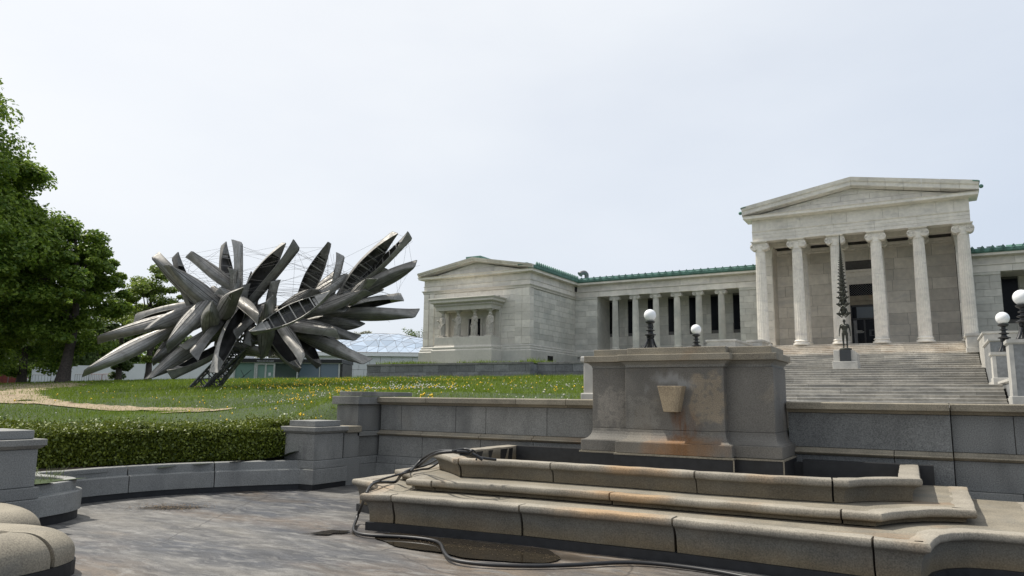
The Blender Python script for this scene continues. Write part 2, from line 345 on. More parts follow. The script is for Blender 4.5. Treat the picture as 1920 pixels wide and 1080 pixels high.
GX, GY = np.meshgrid(gx, gy); GZ = ground(GX.ravel(), GY.ravel())
GZ += .03*np.sin(GX.ravel()*1.7)*np.sin(GY.ravel()*1.3)*(GY.ravel() > 13)
V = np.stack([GX.ravel(), GY.ravel(), GZ], 1); nx_ = len(gx)
ii, jj = np.meshgrid(np.arange(nx_-1), np.arange(len(gy)-1)); q = (jj*nx_+ii).ravel()
F = np.stack([q, q+1, q+nx_+1, q+nx_], 1); cx = V[F].mean(1)
inner = [(x-.1, y) for x, y in POOLSIDE]; inner[0] = (-10.0, 11.72); inner[1] = (-10.0, 9.8); inner[-1] = (14, 11.72)
keep = ~inpoly(cx[:,0], cx[:,1], inner) & ~((cx[:,1] > 11.3) & (cx[:,0] > -5.6-(cx[:,1]-12)*.31) & (cx[:,1] < 30.5) & (cx[:,0] < 9)) & ~((cx[:,1] > 45.9) & (cx[:,0] > -40) & (cx[:,0] < 30) & (cx[:,1] < 68)) & ~((cx[:,0] > -12) & (cx[:,0] < 4) & (cx[:,1] > 29.5) & (cx[:,1] < 60))
fast('lawn', V, F[keep], M['lawn'], kind='structure').data.shade_smooth()
b = MB().add([(-2500,-2500,-.6),(2500,-2500,-.6),(2500,2500,-.6),(-2500,2500,-.6)], [(0,1,2,3)]); obj('ground', b, M['lawn'], kind='structure')

# pool floor: gently uneven weathered concrete
px_ = np.arange(-12.4, 9.01, .22); py_ = np.arange(-9, 11.7, .22); GX, GY = np.meshgrid(px_, py_)
Z = np.array([.012*mnoise.noise((x*.8, y*.8, 3)) for x, y in zip(GX.ravel(), GY.ravel())])-.012
q0 = len(px_); ii, jj = np.meshgrid(np.arange(q0-1), np.arange(len(py_)-1)); q = (jj*q0+ii).ravel()
fast('pool_floor', np.stack([GX.ravel(), GY.ravel(), Z], 1), np.stack([q, q+1, q+q0+1, q+q0], 1), M['pool'], kind='structure').data.shade_smooth()

# wood chip path lying on the lawn
PATH = [[(-60,717),(60,717.5),(140,717),(172,720),(150,725),(95,729),(78,738),(100,748),(165,757),(250,761),(330,764),(445,765),(442,770),(330,772),(210,770),(90,760),(40,755),(-60,758)]]
hx = np.arange(-62, -14, .22); hy = np.arange(2, 44, .22); GX, GY = np.meshgrid(hx, hy); gzv = ground(GX.ravel(), GY.ravel())
gzv += .03*np.sin(GX.ravel()*1.7)*np.sin(GY.ravel()*1.3)*(GY.ravel() > 13)
V = np.stack([GX.ravel(), GY.ravel(), gzv+.03], 1); X_, Y_, _w = proj(V)
wob = np.array([mnoise.noise((x*.5, y*.5, 0))+.8*mnoise.noise((x*1.6, y*1.6, 3))+.5*mnoise.noise((x*4, y*4, 3)) for x, y in zip(GX.ravel(), GY.ravel())])
onp = np.zeros(len(V), bool)
for pl in PATH: onp |= inpoly(X_+wob*22, Y_+wob*4.2, pl)
onp &= wob < np.where(X_ > 200, .35, .62)
q0 = len(hx); ii, jj = np.meshgrid(np.arange(q0-1), np.arange(len(hy)-1)); q = (jj*q0+ii).ravel(); F = np.stack([q, q+1, q+q0+1, q+q0], 1)
fast('path', V, F[onp[F].sum(1) >= 3], M['path'], kind='structure')
PATHXY = set((round(a/.22), round(b_/.22)) for (a, b_), k in zip(zip(GX.ravel(), GY.ravel()), onp) if k)

# paved court behind the fountain and the terrace under the museum
b = MB().prism([(-5.3,11.6),(-11.6,30.4),(-11.6,34.3),(9,34.3),(9,11.6)], 1.2, 1.53, 'z'); obj('court_pavement', b, M['granite_pale'], kind='structure')
b = MB().box(-40.0, 46.4, 3.0, -25.0, 64, 4.14).box(-25.0, 47.5, 3.0, -11.2, 64, 4.14).box(2.9, 46.35, 3.0, 40, 64, 4.14); obj('terrace_lawn', b, M['lawn'], kind='structure')

# ------------------------------------------------------------------ grass, flowers
def blades(name, X, Y, h, w, mat, zoff=0, lean=.45, Zg=None, **tags):
    n = len(X); Z = (ground(X, Y)+.03*np.sin(X*1.7)*np.sin(Y*1.3)*(Y > 13)+zoff) if Zg is None else Zg
    a = rng.uniform(0, 2*np.pi, n); d = np.stack([np.cos(a), np.sin(a), np.zeros(n)], 1)*(w*.5)[:,None]
    le = np.stack([rng.normal(0,lean,n)*h, rng.normal(0,lean,n)*h, h], 1); B = np.stack([X, Y, Z-.01], 1)
    V = np.concatenate([B-d, B+d, B+le]); i = np.arange(n)
    return fast(name, V, np.stack([i, i+n, i+2*n], 1), mat, **tags)
def lawn_points(N, x0, x1, y0, y1, ref):
    X = rng.uniform(x0, x1, N); Y = rng.uniform(y0, y1, N); Z = ground(X, Y)
    xx, yy, w = proj(np.stack([X, Y, Z], 1))
    ok = (rng.random(N) < np.minimum(1, (ref/np.maximum(w,1))**1.7)) & (xx > -80) & (xx < 1180) & (w > 8) & (Y < 45.8)
    ok &= ~inpoly(X, Y, POOLSIDE) & ~((Y < 11.75) & (X > -10.2)) & ~((X > -12) & (Y > 29))
    dd = np.min([np.hypot(X-ax, Y-ay) for ax, ay in ARC], 0); ok &= ~((dd < 2.6) & (X < -9.7) & (Y < 10.4))
    X, Y = X[ok], Y[ok]
    jx, jy = rng.normal(0, .3, len(X)), rng.normal(0, .3, len(X)); on = np.array([(round(a/.22), round(b_/.22)) in PATHXY for a, b_ in zip(X+jx, Y+jy)])
    on &= rng.random(len(on)) > .16
    return X[~on], Y[~on], w[ok][~on]
Xa, Ya, wa = lawn_points(620000, -64, -3.5, 2, 46, 19); Xb, Yb, wb = lawn_points(60000, -110, -45, 0, 60, 60)
X = np.concatenate([Xa, Xb]); Y = np.concatenate([Ya, Yb]); w_ = np.concatenate([wa, wb])
tuft = np.array([mnoise.noise((x*.45, y*.45, 1.3)) for x, y in zip(X, Y)])
h = rng.uniform(.04, .12, len(X))*(1+1.5*np.maximum(tuft, 0))*np.clip(w_/24, .8, 1.5)
blades('grass', X, Y, h, .012*np.clip(w_/15, 1, 3), M['grass'], kind='stuff')
Xt = rng.uniform(-39.8, -25.2, 9000); Yt = rng.uniform(46.4, 50.7, 9000); kt = np.array([mnoise.noise((x*.5, y*.3, 9)) for x in Xt for y in (7,)])+.25
m_ = rng.random(9000) < kt*1.4; blades('terrace_grass', Xt[m_], Yt[m_], rng.uniform(.1,.45,m_.sum())*(.5+kt[m_]), np.full(m_.sum(), .05), M['grass'], Zg=np.full(m_.sum(), 4.16), kind='stuff')

def heads(name, sel, r, mat, hh):
    X, Y, w = sel; n = len(X); Z = ground(X, Y)+hh*rng.uniform(.6, 1.3, n); rr = r*rng.uniform(.7, 1.2, n)
    o = np.array([(1,0,0),(-1,0,0),(0,1,0),(0,-1,0),(0,0,1),(0,0,-1)], float)
    V = (np.stack([X, Y, Z], 1)[:,None,:]+o[None]*rr[:,None,None]).reshape(-1, 3)
    t = np.array([(0,2,4),(2,1,4),(1,3,4),(3,0,4),(2,0,5),(1,2,5),(3,1,5),(0,3,5)]); F = (np.arange(n)[:,None,None]*6+t[None]).reshape(-1, 3)
    fast(name, V, F, mat, kind='stuff')
def flower_sel(N, f):
    X, Y, w = lawn_points(N, -52, -4, 9, 45, 24); Z = ground(X, Y); xx, yy, _ = proj(np.stack([X, Y, Z], 1))
    cl = np.array([mnoise.noise((x*.3, y*.3, 5))+.6*mnoise.noise((x*1.1, y*1.1, 2)) for x, y in zip(X, Y)]); k = rng.random(len(X)) < f(xx, yy, cl)
    return X[k], Y[k], w[k]
heads('dandelion_flowers', flower_sel(60000, lambda x, y, c: np.clip((x-330)/220, .03, 1)*np.clip((c-.02)*2.2, .02, 1)*np.clip((y-708)/8, 0, 1)*np.where(x > 860, .25, 1)*np.where(y > 762, .35, 1)*.5), .030, M['yellow'], .13)
heads('dandelion_seedheads', flower_sel(60000, lambda x, y, c: np.clip((x-330)/250, .05, 1)*np.clip(.05-c, .04, 1)*1.6*np.clip((y-714)/22, .12, 1)*np.where(x > 860, .4, 1)*.33), .026, M['seedhead'], .15)

# ------------------------------------------------------------------ sweeps along a plan line
def offset_line(pts, d, closed=False):
    pts = [Vector((p[0], p[1])) for p in pts]; out = []; n = len(pts)
    for i, p in enumerate(pts):
        a = (p-pts[i-1]).normalized() if i > 0 else None; c = (pts[i+1]-p).normalized() if i < n-1 else None
        if a is None: a = c
        if c is None: c = a
        na, nc = Vector((a.y, -a.x)), Vector((c.y, -c.x)); m = (na+nc)
        m = m.normalized() if m.length > 1e-6 else na; k = max(m.dot(na), .35)
        out.append(p+m*(d/k))
    return out
def sweep(mb, pts, prof, caps=True):
    """prof: closed list of (outward offset, z); outward is to the right of the walking direction"""
    lines = [offset_line(pts, d) for d, z in prof]
    return mb.rings([[(lines[k][i].x, lines[k][i].y, prof[k][1]) for k in range(len(prof))] for i in range(len(pts))], caps)
def smooth_line(pts, sub=3):
    out = []; n = len(pts)
    for i in range(n-1):
        p0, p1, p2, p3 = [Vector(pts[max(0, min(n-1, k))]) for k in (i-1, i, i+1, i+2)]
        for s in range(sub):
            t = s/sub; out.append(.5*((2*p1)+(p2-p0)*t+(2*p0-5*p1+4*p2-p3)*t*t+(3*p1-p0-3*p2+p3)*t**3))
    out.append(Vector(pts[-1])); return [tuple(p) for p in out]

# ------------------------------------------------------------------ retaining wall behind the fountain
def courses(parent, x0, x1, yf, yb, joints_base, joints_mid, joints_panel, joints_cope, panel=M['granite']):
    def run(name, js, z0, z1, y0, mat, prof=None, gap=.008):
        xs = [x0]+sorted(j for j in js if x0+.1 < j < x1-.1)+[x1]
        for a, c in zip(xs, xs[1:]):
            if prof: b = MB().prism([(y, z) for y, z in prof], a+gap/2, c-gap/2, 'x')
            else: b = MB().box(a+gap/2, y0, z0, c-gap/2, yb, z1)
            obj(name, b, mat, parent, bevel=.006)
    obj('core', MB().box(x0+.02, yf+.13, -.05, x1-.02, yb-.03, 1.42), M['mortar'], parent)
    run('base_strip', joints_base, -.04, .078, yf+.005, M['bitumen'])
    run('base_stone', joints_base, .08, .335, yf-.02, M['granite_pale'])
    run('ledge_stone', joints_base, .339, .475, yf+.02, M['granite_pale'])
    run('dado_stone', joints_mid, .479, .853, yf+.06, panel)
    run('moulding', joints_mid, 0, 0, 0, M['granite_tan'], [(yf+.05,.857),(yf+.035,.872),(yf+.0,.880),(yf-.015,.897),(yf+.0,.914),(yf+.045,.922),(yf+.07,.948),(yf+.09,.958),(yb,.958),(yb,.857)])
    run('panel', joints_panel, .962, 1.438, yf+.10, panel)
    run('coping', joints_cope, 0, 0, 0, M['granite_tan'], [(yf+.08,1.442),(yf+.06,1.460),(yf+.045,1.478),(yf+.0,1.485),(yf-.03,1.492),(yf-.03,1.575),(yf-.02,1.587),(yb,1.592),(yb,1.442)])
W1 = thing('retaining_wall', 'long grey granite garden wall left of the big fountain block', 'wall', (-7,11.2,0))
courses(W1, -9.40, -4.44, 11.12, 11.62, (-8.93,-7.69,-6.4), (-8.35,-7.06,-5.99), (-8.89,-7.63,-6.98,-5.75), (-8.23,-6.3,-5.34))
W2 = thing('retaining_wall', 'dark grey granite wall right of the fountain block, below the stairs', 'wall', (1,11.2,0))
courses(W2, -1.84, .18, 11.12, 11.62, (-.6,), (-.5,), (), (), M['granite_dark'])
courses(W2, .184, 7.5, 11.22, 11.72, (.9,2.2,3.6), (1.3,2.8), (.87,1.9,3.0,4.2), (2.0,4.0), M['granite_dark'])

def pier(label, x0, x1, y0, y1, extra, mat=M['granite']):
    t = thing('stone_pier', label, 'stone pier', ((x0+x1)/2,(y0+y1)/2,0), 'granite piers around the dry pool')
    def lv(name, d, z0, z1, m): obj(name, MB().box(x0-d, y0-d, z0, x1+d, y1+d, z1), m, t, bevel=.008)
    z = extra
    lv('base_strip', .035, -.04, .078, M['bitumen']); lv('base_course', .045, .082, .337, M['granite_pale']); lv('ledge_course', .02, .341, .477, M['granite_pale'])
    lv('shaft', -.02, .481, z-.12, mat)
    obj('cap_moulding', MB().rings([[(x0-d, y0-d, zz), (x1+d, y0-d, zz), (x1+d, y1+d, zz), (x0-d, y1+d, zz)] for d, zz in ((-.005,z-.116),(.015,z-.098),(.035,z-.08),(.045,z-.074),(.045,z-.004),(.03,z))]), M['granite'], t, bevel=.004)
    lv('cap_block', -.06, z+.003, z+.105, M['granite_pale']); return t
pier('square granite pier with flat cap at the end of the hedge', -10.12, -9.37, 9.44, 10.20, 1.055)
pier('pale grey granite pier with stepped cap at the edge of the frame, before the hedge', -10.3, -9.42, 3.75, 4.95, 1.045, M['granite_pale'])
# low link between the corner pier and the wall
lk = thing('link_wall', 'short low granite link between the square pier and the tall pier', 'wall', (-9.6,10.4,0))
obj('base_course', MB().box(-9.75, 10.22, -.03, -9.36, 10.62, .477), M['granite_pale'], lk, bevel=.006)
obj('shaft', MB().box(-9.75, 10.22, .481, -9.40, 10.62, .93), M['granite'], lk, bevel=.006)
obj('cap_moulding', MB().box(-9.80, 10.24, .934, -9.34, 10.62, 1.05), M['granite_tan'], lk, bevel=.01)
tp = thing('stone_pier', 'tall granite pier with flat cap at the left end of the garden wall', 'stone pier', (-9.6,11,0), 'granite piers around the dry pool')
for nm, d, a, c, m in (('base_course',.05,.0,.335,M['granite_pale']),('ledge_course',.03,.339,.475,M['granite_pale']),('dado',.0,.479,.85,M['granite']),('moulding',.05,.854,.94,M['granite']),('shaft',-.03,.944,1.44,M['granite']),('cap_moulding',.04,1.446,1.60,M['granite'])):
    obj(nm, MB().box(-10.05-d, 10.62-d, a, -9.45+d, 11.72+d, c), m, tp, bevel=.008)
obj('cap_block', MB().box(-9.98, 10.66, 1.604, -9.40, 12.2, 1.688), M['granite'], tp, bevel=.008)

# ------------------------------------------------------------------ curved planter wall
pl = thing('planter_wall', 'low curved pale granite wall in front of the hedge', 'wall', (-10.9,7.3,0))
fine = smooth_line(ARC, 4); cuts = [0, 9, 18, len(fine)-1]
prof_p = [(0,.085),(0,.325),(-.01,.338),(-.075,.343),(-.075,.468),(-.085,.478),(-.24,.478),(-.25,.46),(-.25,-.05),(0,-.05)][::-1]
for a, c in zip(cuts, cuts[1:]):
    seg = [Vector(p) for p in fine[a:c+1]]; seg[0] = seg[0].lerp(seg[1], .04); seg[-1] = seg[-1].lerp(seg[-2], .05)
    seg = [tuple(p) for p in seg][::-1]
    obj('wall_stone', sweep(MB(), seg, [(d, max(z,.085)) for d, z in prof_p]), M['granite_pale'], pl, bevel=.006)
obj('base_strip', sweep(MB(), fine[::-1], [(-.02,-.05),(-.02,.083),(-.2,.083),(-.2,-.05)]), M['bitumen'], pl)
bl = smooth_line(BULGE, 4)
obj('wall_stone', sweep(MB(), bl[::-1], [(0,.10),(0,.338),(-.01,.348),(-.075,.352),(-.075,.47),(-.085,.48),(-.21,.48),(-.22,.47),(-.22,.10)]), M['granite_pale'], pl, bevel=.005)
obj('base_strip', sweep(MB(), bl[::-1], [(-.03,-.05),(-.03,.098),(-.2,.098),(-.2,-.05)]), M['bitumen'], pl)

# ------------------------------------------------------------------ the large fountain block
fb = thing('fountain_block', 'massive stained granite block with stone spout in the middle of the wall', 'fountain', (-3.2,10.7,0))
def stained():
    m = NT('water_stained_granite')
    f = m.math('ADD', m.ramp(m.noise(1.7, 5), .25, .75, .72, 1.2), m.ramp(m.noise(75, 2), .3, .7, -.26, .26)); col = m.scale((.145,.135,.118), f)
    k = m.math('MULTIPLY', m.math('MINIMUM', m.math('MAXIMUM', m.ramp(m.noise(1.5, 8, dist=.8), .58, .64, 0, .8), 0), .8), .4); col = m.mix(k, col, m.scale((.24,.205,.155), f))
    sx = m.n('SeparateXYZ'); m.i(sx, 0, m.pos()); wob = m.math('MULTIPLY', m.math('SUBTRACT', m.noise(4, 8, stretch=(1,1,.5), dist=.5), .5), .75)
    xx = m.math('ADD', sx.outputs['X'], wob); zz = sx.outputs['Z']
    def clampf(v): return m.math('MINIMUM', m.math('MAXIMUM', v, 0), 1)
    def patch(x0, x1, z0, z1, sc=5, e=.03):
        nz = m.math('MULTIPLY', m.math('SUBTRACT', m.noise(sc, 9), .5), .42); nz2 = m.math('MULTIPLY', m.math('SUBTRACT', m.noise(sc*1.3, 9, stretch=(1,1,1.1)), .5), .42)
        a = m.math('ABSOLUTE', m.math('ADD', m.math('ADD', sx.outputs['X'], nz), -(x0+x1)/2)); c = m.math('ABSOLUTE', m.math('ADD', m.math('ADD', zz, nz2), -(z0+z1)/2))
        return m.math('MULTIPLY', clampf(m.ramp(a, (x1-x0)/2-e, (x1-x0)/2+e, 1, 0)), clampf(m.ramp(c, (z1-z0)/2-e, (z1-z0)/2+e, 1, 0)))
    holes = clampf(m.ramp(m.noise(14, 6), .38, .46, .35, 1))
    col = m.mix(m.math('MULTIPLY', m.math('MULTIPLY', patch(-2.93,-2.53,1.28,1.95), holes), .8), col, m.scale((.27,.22,.155), f))
    col = m.mix(m.math('MULTIPLY', m.math('MULTIPLY', patch(-4.42,-3.98,1.18,1.72), holes), .7), col, m.scale((.26,.235,.20), f))
    col = m.mix(m.math('MULTIPLY', m.math('MULTIPLY', patch(-3.9,-3.45,1.2,1.6), holes), .55), col, m.scale((.24,.225,.195), f))
    near = clampf(m.ramp(m.math('ABSOLUTE', m.math('ADD', xx, 3.08)), .07, .22, 1, 0)); low = clampf(m.ramp(zz, 1.55, 1.35, 0, 1))
    rust = m.math('MULTIPLY', m.math('MULTIPLY', near, low), clampf(m.ramp(m.noise(16, 6, stretch=(1,1,.12)), .36, .58, .25, 1))); col = m.mix(m.math('MULTIPLY', rust, .85), col, m.scale((.13,.055,.02), f))
    wide = clampf(m.ramp(m.math('ABSOLUTE', m.math('ADD', xx, 3.05)), .25, .62, 1, 0)); foot = clampf(m.ramp(zz, 1.12, 1.02, 0, 1))
    col = m.mix(m.math('MULTIPLY', m.math('MULTIPLY', wide, foot), .7), col, m.scale((.24,.12,.045), f))
    lime = m.math('MULTIPLY', clampf(m.ramp(m.math('ABSOLUTE', m.math('ADD', xx, 3.2)), .2, .38, 1, 0)), clampf(m.ramp(m.math('ABSOLUTE', m.math('SUBTRACT', m.math('ADD', zz, wob), 1.86)), .03, .12, 1, 0)))
    col = m.mix(m.math('MULTIPLY', lime, .45), col, (.36,.36,.35))
    return m.done(col, .8, m.noise(75, 3), .25, .004)
M['stained'] = stained()
shf = [((-4.52,-1.86),10.35,11.3),((-3.93,-2.49),10.20,10.5)]
for (a, c), y, yb in shf: obj('shaft', MB().box(a, y, 1.173, c, yb, 2.06), M['stained'], fb, bevel=.006)
for ((a, c), y, yb), (bx, by) in zip(shf, (((-4.63,-1.75),10.15), ((-4.02,-2.36),10.0))):
    ex = []
    for t in range(7):
        u = t/6; k = (1-math.cos(u*math.pi/2)); z = 1.17-.165*math.sin(u*math.pi/2); d = k
        ex.append([(a+(bx[0]+.015-a)*d, y+(by+.015-y)*d, z), (c+(bx[1]-.015-c)*d, y+(by+.015-y)*d, z), (c+(bx[1]-.015-c)*d, yb, z), (a+(bx[0]+.015-a)*d, yb, z)])
    obj('base_curve', MB().rings(ex), M['stained'], fb, bevel=.003)
    obj('base_stone', MB().box(bx[0], by, .842, bx[1], yb, 1.002), M['stained'], fb, bevel=.008)
    obj('base_ledge', MB().box(bx[0]-.02, by-.02, .815, bx[1]+.02, yb, .838), M['granite_tan'], fb)
    obj('pool_liner', MB().box(bx[0]-.01, by-.01, .30, bx[1]+.01, yb, .811), M['bitumen'], fb)
for (a, c), y, yb in (((-4.62,-1.79),10.25,11.36), ((-4.01,-2.37),10.08,10.6)):
    d0 = y-(10.35 if y > 10.2 else 10.2)
    obj('cap_neck', MB().rings([[(a+o, y+o, z), (c-o, y+o, z), (c-o, yb, z), (a+o, yb, z)] for o, z in ((.1,2.062),(.09,2.10),(.05,2.135),(.02,2.146))]), M['granite'], fb)
    obj('cap_slab', MB().box(a, y, 2.15, c, yb, 2.245), M['granite_tan'], fb, bevel=.008)
    obj('cap_block', MB().box(a+.12, y+.11, 2.249, c-.08, yb-.08, 2.345), M['granite_tan'], fb, bevel=.008)
sp = MB(); tx0, tx1 = -3.36, -3.04
sp.rings([[(tx0+.07+0*o, 9.95+.05, 1.43), (tx1-.1, 9.95+.05, 1.43), (tx1-.06, 9.99+.05, 1.43), (tx1-.06, 10.22, 1.43), (tx0+.07, 10.22, 1.43)] if k == 0 else [(tx0, 9.95, 1.79), (tx1-.05, 9.95, 1.79), (tx1+.02, 10.0, 1.79), (tx1+.02, 10.22, 1.79), (tx0, 10.22, 1.79)] for k, o in ((0,0),(1,0))])
obj('spout', sp, stone('sandy_granite', (.34,.27,.18), .02, (3,.25), (75,.3), [((.2,.16,.11), 4, None, .5, .7, .6)]), fb, bevel=.006)
obj('newel', MB().box(-5.33, 11.8, 1.45, -5.0, 12.3, 2.24).box(-5.37, 11.76, 2.24, -4.96, 12.34, 2.34).box(-5.37, 11.76, 1.45, -4.96, 12.34, 1.7), M['cheek'], None, bevel=.02, label='short pale stone post standing behind the left end of the fountain block', category='stone post')

# ------------------------------------------------------------------ stepped cascade basin
cs = thing('cascade_basin', 'three stepped stone basins with rounded rims below the spout', 'fountain basin', (-3.1,8,0))
T1 = [(-7.3,10.95),(-7.3,8.6),(-7.28,8.14),(-6.9,8.02),(-6.55,7.84),(-6.32,7.56),(-6.2,7.25),(-6.14,7.02),(-5.76,7.10),(-4.08,7.26),(-2.35,7.33),(-.54,7.26),(-.11,7.27),(-.08,7.55),(-.03,7.82),(.06,8.03),(.21,8.17),(.46,8.24),(.98,8.22),(1.0,8.6),(1.0,10.95)]
T2 = [(-6.6,10.95),(-6.6,8.6),(-6.58,8.22),(-6.26,8.05),(-5.98,7.84),(-5.8,7.6),(-5.72,7.38),(-5.36,7.37),(-4.0,7.50),(-3.10,7.52),(-2.0,7.54),(-.82,7.58),(-.48,7.60),(-.40,7.80),(-.28,8.0),(-.1,8.2),(.08,8.31),(.28,8.36),(.28,8.6),(.28,10.95)]
T3 = [(-6.1,10.95),(-6.12,8.8),(-6.12,8.46),(-5.75,8.2),(-5.45,7.93),(-5.3,7.78),(-5.25,7.79),(-4.6,7.90),(-4.0,7.91),(-3.0,7.93),(-2.27,7.90),(-1.5,7.93),(-.93,8.0),(-.78,8.02),(-.66,8.22),(-.45,8.44),(-.16,8.6),(-.18,8.8),(-.22,10.95)]
T2 = [(x*1.034, y*1.034 if y < 9 else y) for x, y in T2]; T3 = [(x*1.044, y*1.044 if y < 9 else y) for x, y in T3]
def tiermat(name, zlow, zhigh):
    m = NT(name); f = m.math('ADD', m.ramp(m.noise(2.2, 5), .25, .75, .78, 1.18), m.ramp(m.noise(70, 2), .3, .7, -.28, .28))
    oi = m.n('ObjectInfo'); f = m.math('MULTIPLY', f, m.ramp(oi.outputs['Random'], 0, 1, .9, 1.1)); c = m.scale((.142,.135,.114), f)
    sx = m.n('SeparateXYZ'); m.i(sx, 0, m.pos()); wob = m.math('MULTIPLY', m.math('SUBTRACT', m.noise(2.5, 4), .5), .16)
    z = m.math('ADD', sx.outputs['Z'], wob)
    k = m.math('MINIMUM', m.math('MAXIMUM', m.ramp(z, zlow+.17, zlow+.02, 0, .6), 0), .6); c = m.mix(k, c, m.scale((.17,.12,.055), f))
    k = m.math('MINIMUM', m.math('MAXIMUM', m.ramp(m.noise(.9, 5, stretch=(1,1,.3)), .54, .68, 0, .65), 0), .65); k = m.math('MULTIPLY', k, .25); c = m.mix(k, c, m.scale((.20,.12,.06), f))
    k = m.math('MINIMUM', m.math('MAXIMUM', m.ramp(m.math('ADD', sx.outputs['Z'], m.math('MULTIPLY', wob, .25)), zhigh-.09, zhigh-.035, 0, .85), 0), .85); c = m.mix(k, c, m.scale((.285,.255,.205), f))  # tan rim stain; the lightening also stands in for sun catching the rim
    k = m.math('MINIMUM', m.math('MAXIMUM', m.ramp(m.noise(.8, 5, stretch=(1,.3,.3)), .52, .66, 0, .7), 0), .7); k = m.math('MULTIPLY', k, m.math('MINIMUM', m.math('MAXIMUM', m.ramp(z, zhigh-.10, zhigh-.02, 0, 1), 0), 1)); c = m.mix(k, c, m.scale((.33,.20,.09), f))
    return m.done(c, .82, m.noise(70, 3), .3, .004)
def tier(pts, zr, zb, joints, deep, mat, gap=.02, inset=.2):
    h = zr-zb; cav = [(-.085, zb)]
    for t in range(8):
        u = t/7; cav.append((-.085+.075*(1-math.cos(u*math.pi/2)), zb+.02+(h-.10)*math.sin(u*math.pi/2) if t else zb+.02))
    lip = [(.012+.014*math.cos(a)-.012, zr-.036+.036*math.sin(a)) for a in [R(-80), R(-50), R(-20), R(10), R(40), R(68), R(90)]]
    prof = cav+lip+[(-.05, zr+.002), (-inset, zr-.004), (-inset, zb)]
    # cut the line at the joints
    L_ = [Vector(p) for p in pts]; segs = []; cur = [L_[0]]
    for a, c in zip(L_, L_[1:]):
        for j in joints:
            if abs(c.x-a.x) > .05 and a.x < j <= c.x and a.y < 8.45 and c.y < 8.45:
                q = a.lerp(c, (j-a.x)/(c.x-a.x))
                if (cur[-1]-q).length < .06 and len(cur) > 1: cur[-1] = q
                else: cur.append(q)
                segs.append(cur); cur = [q]
        if (cur[-1]-c).length > .06: cur.append(c)
    segs.append(cur)
    for sgm in segs:
        sgm = [s.copy() for s in sgm]
        if sgm is not None and len(sgm) > 1:
            d = (sgm[1]-sgm[0]).normalized(); sgm[0] = sgm[0]+d*gap*.5; d = (sgm[-1]-sgm[-2]).normalized(); sgm[-1] = sgm[-1]-d*gap*.5
            jig = random.uniform(-.006, .006)
            fine_ = [sgm[0]]
            for p, q in zip(sgm, sgm[1:]):
                k = max(1, int((q-p).length/.09)); fine_ += [p.lerp(q, (i+1)/k) for i in range(k)]
            mb = sweep(MB(), [(s.x, s.y+jig) for s in fine_], [(d_, z+jig*.5) for d_, z in prof])
            mb.v = [(x+.006*mnoise.noise((x*5,y*5,z*9)), y+.009*mnoise.noise((x*5+9,y*5,z*9))-.012*max(0, mnoise.noise((x*11,y*11,z*11))-.42), z+(.007*mnoise.noise((x*4,y*4,z*4+7))-.02*max(0, mnoise.noise((x*9,y*9,z*2+3))-.4) if z > zb+.05 else 0)) for x, y, z in mb.v]
            obj('rim_stone', mb, mat, cs, smooth=35)
    return prof
def slab(name, pts, inset, z0, z1, mat):
    ln = offset_line(pts, -inset); n = len(ln)
    b = MB().rings([[(p.x, p.y, z) for p in ln] for z in (z0, z1)]); obj(name, b, mat, cs)
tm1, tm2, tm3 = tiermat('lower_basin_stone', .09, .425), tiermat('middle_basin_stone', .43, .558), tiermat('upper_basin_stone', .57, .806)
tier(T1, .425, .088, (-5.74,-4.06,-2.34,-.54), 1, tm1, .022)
slab('base_strip', T1, .045, -.04, .084, M['bitumen']); slab('tread', T1, .17, .3, .418, M['granite_tan'])
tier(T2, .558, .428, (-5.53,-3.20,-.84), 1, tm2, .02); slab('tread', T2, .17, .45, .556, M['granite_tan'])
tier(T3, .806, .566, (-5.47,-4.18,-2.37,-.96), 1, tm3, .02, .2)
slab('pool_bed', T3, .16, .45, .5, M['bitumen'])
ln = offset_line(T3, -.2); obj('pool_liner', MB().rings([[(p.x,p.y,.50) for p in ln],[(p.x,p.y,.77) for p in ln]], caps=False), M['bitumen'], cs)
obj('back_liner', MB().box(-6.3, 10.9, .48, -4.7, 11.06, .80), M['bitumen'], cs); obj('back_liner', MB().box(-1.62, 10.9, .48, -.05, 11.06, .80), M['bitumen'], cs)
obj('seam', MB().box(-2.348, 9.975, .3, -2.332, 9.99, .81), M['granite_tan'], fb); obj('seam', MB().box(-1.745, 10.125, .3, -1.728, 10.14, .82), M['granite_tan'], fb)

# rounded parapet stones of the neighbouring basin, close by on the left
vb = thing('rounded_parapet', 'thick rounded granite parapet stones in the bottom corner of the pool', 'parapet', (-7.4,3.7,0))
def bull(w, h): return [(-w,.105),(-w,h-.06)]+[(-w+.06-.06*math.cos(a), h-.06+.06*math.sin(a)) for a in (R(45), R(90))]+[(-.06+(w+.06)*math.sin(a), .16+(h-.16)*math.cos(a)) for a in [R(k) for k in range(0, 91, 10)]]+[(w,.105)]
def parapet(pts, w=.25, h=.40, split=None):
    pts = smooth_line(pts, 5)
    for seg in ([pts] if not split else [pts[:split+1], pts[split:]]):
        v = [Vector(p) for p in seg]
        if split: (v.__setitem__(-1, v[-1].lerp(v[-2], .25)) if seg[0] == pts[0] else v.__setitem__(0, v[0].lerp(v[1], .25)))
        obj('rounded_stone', sweep(MB(), [tuple(p) for p in v][::-1], bull(w, h)), M['granite_tan'], vb, smooth=40)
    obj('base_strip', sweep(MB(), pts, [(-w-.012,-.03),(-w-.012,.10),(w+.012,.10),(w+.012,-.03)]), M['bitumen'], vb)
parapet([(-9.45,4.30),(-8.95,4.36),(-8.46,4.26),(-8.22,4.05),(-8.3,3.7)], .24, .40)
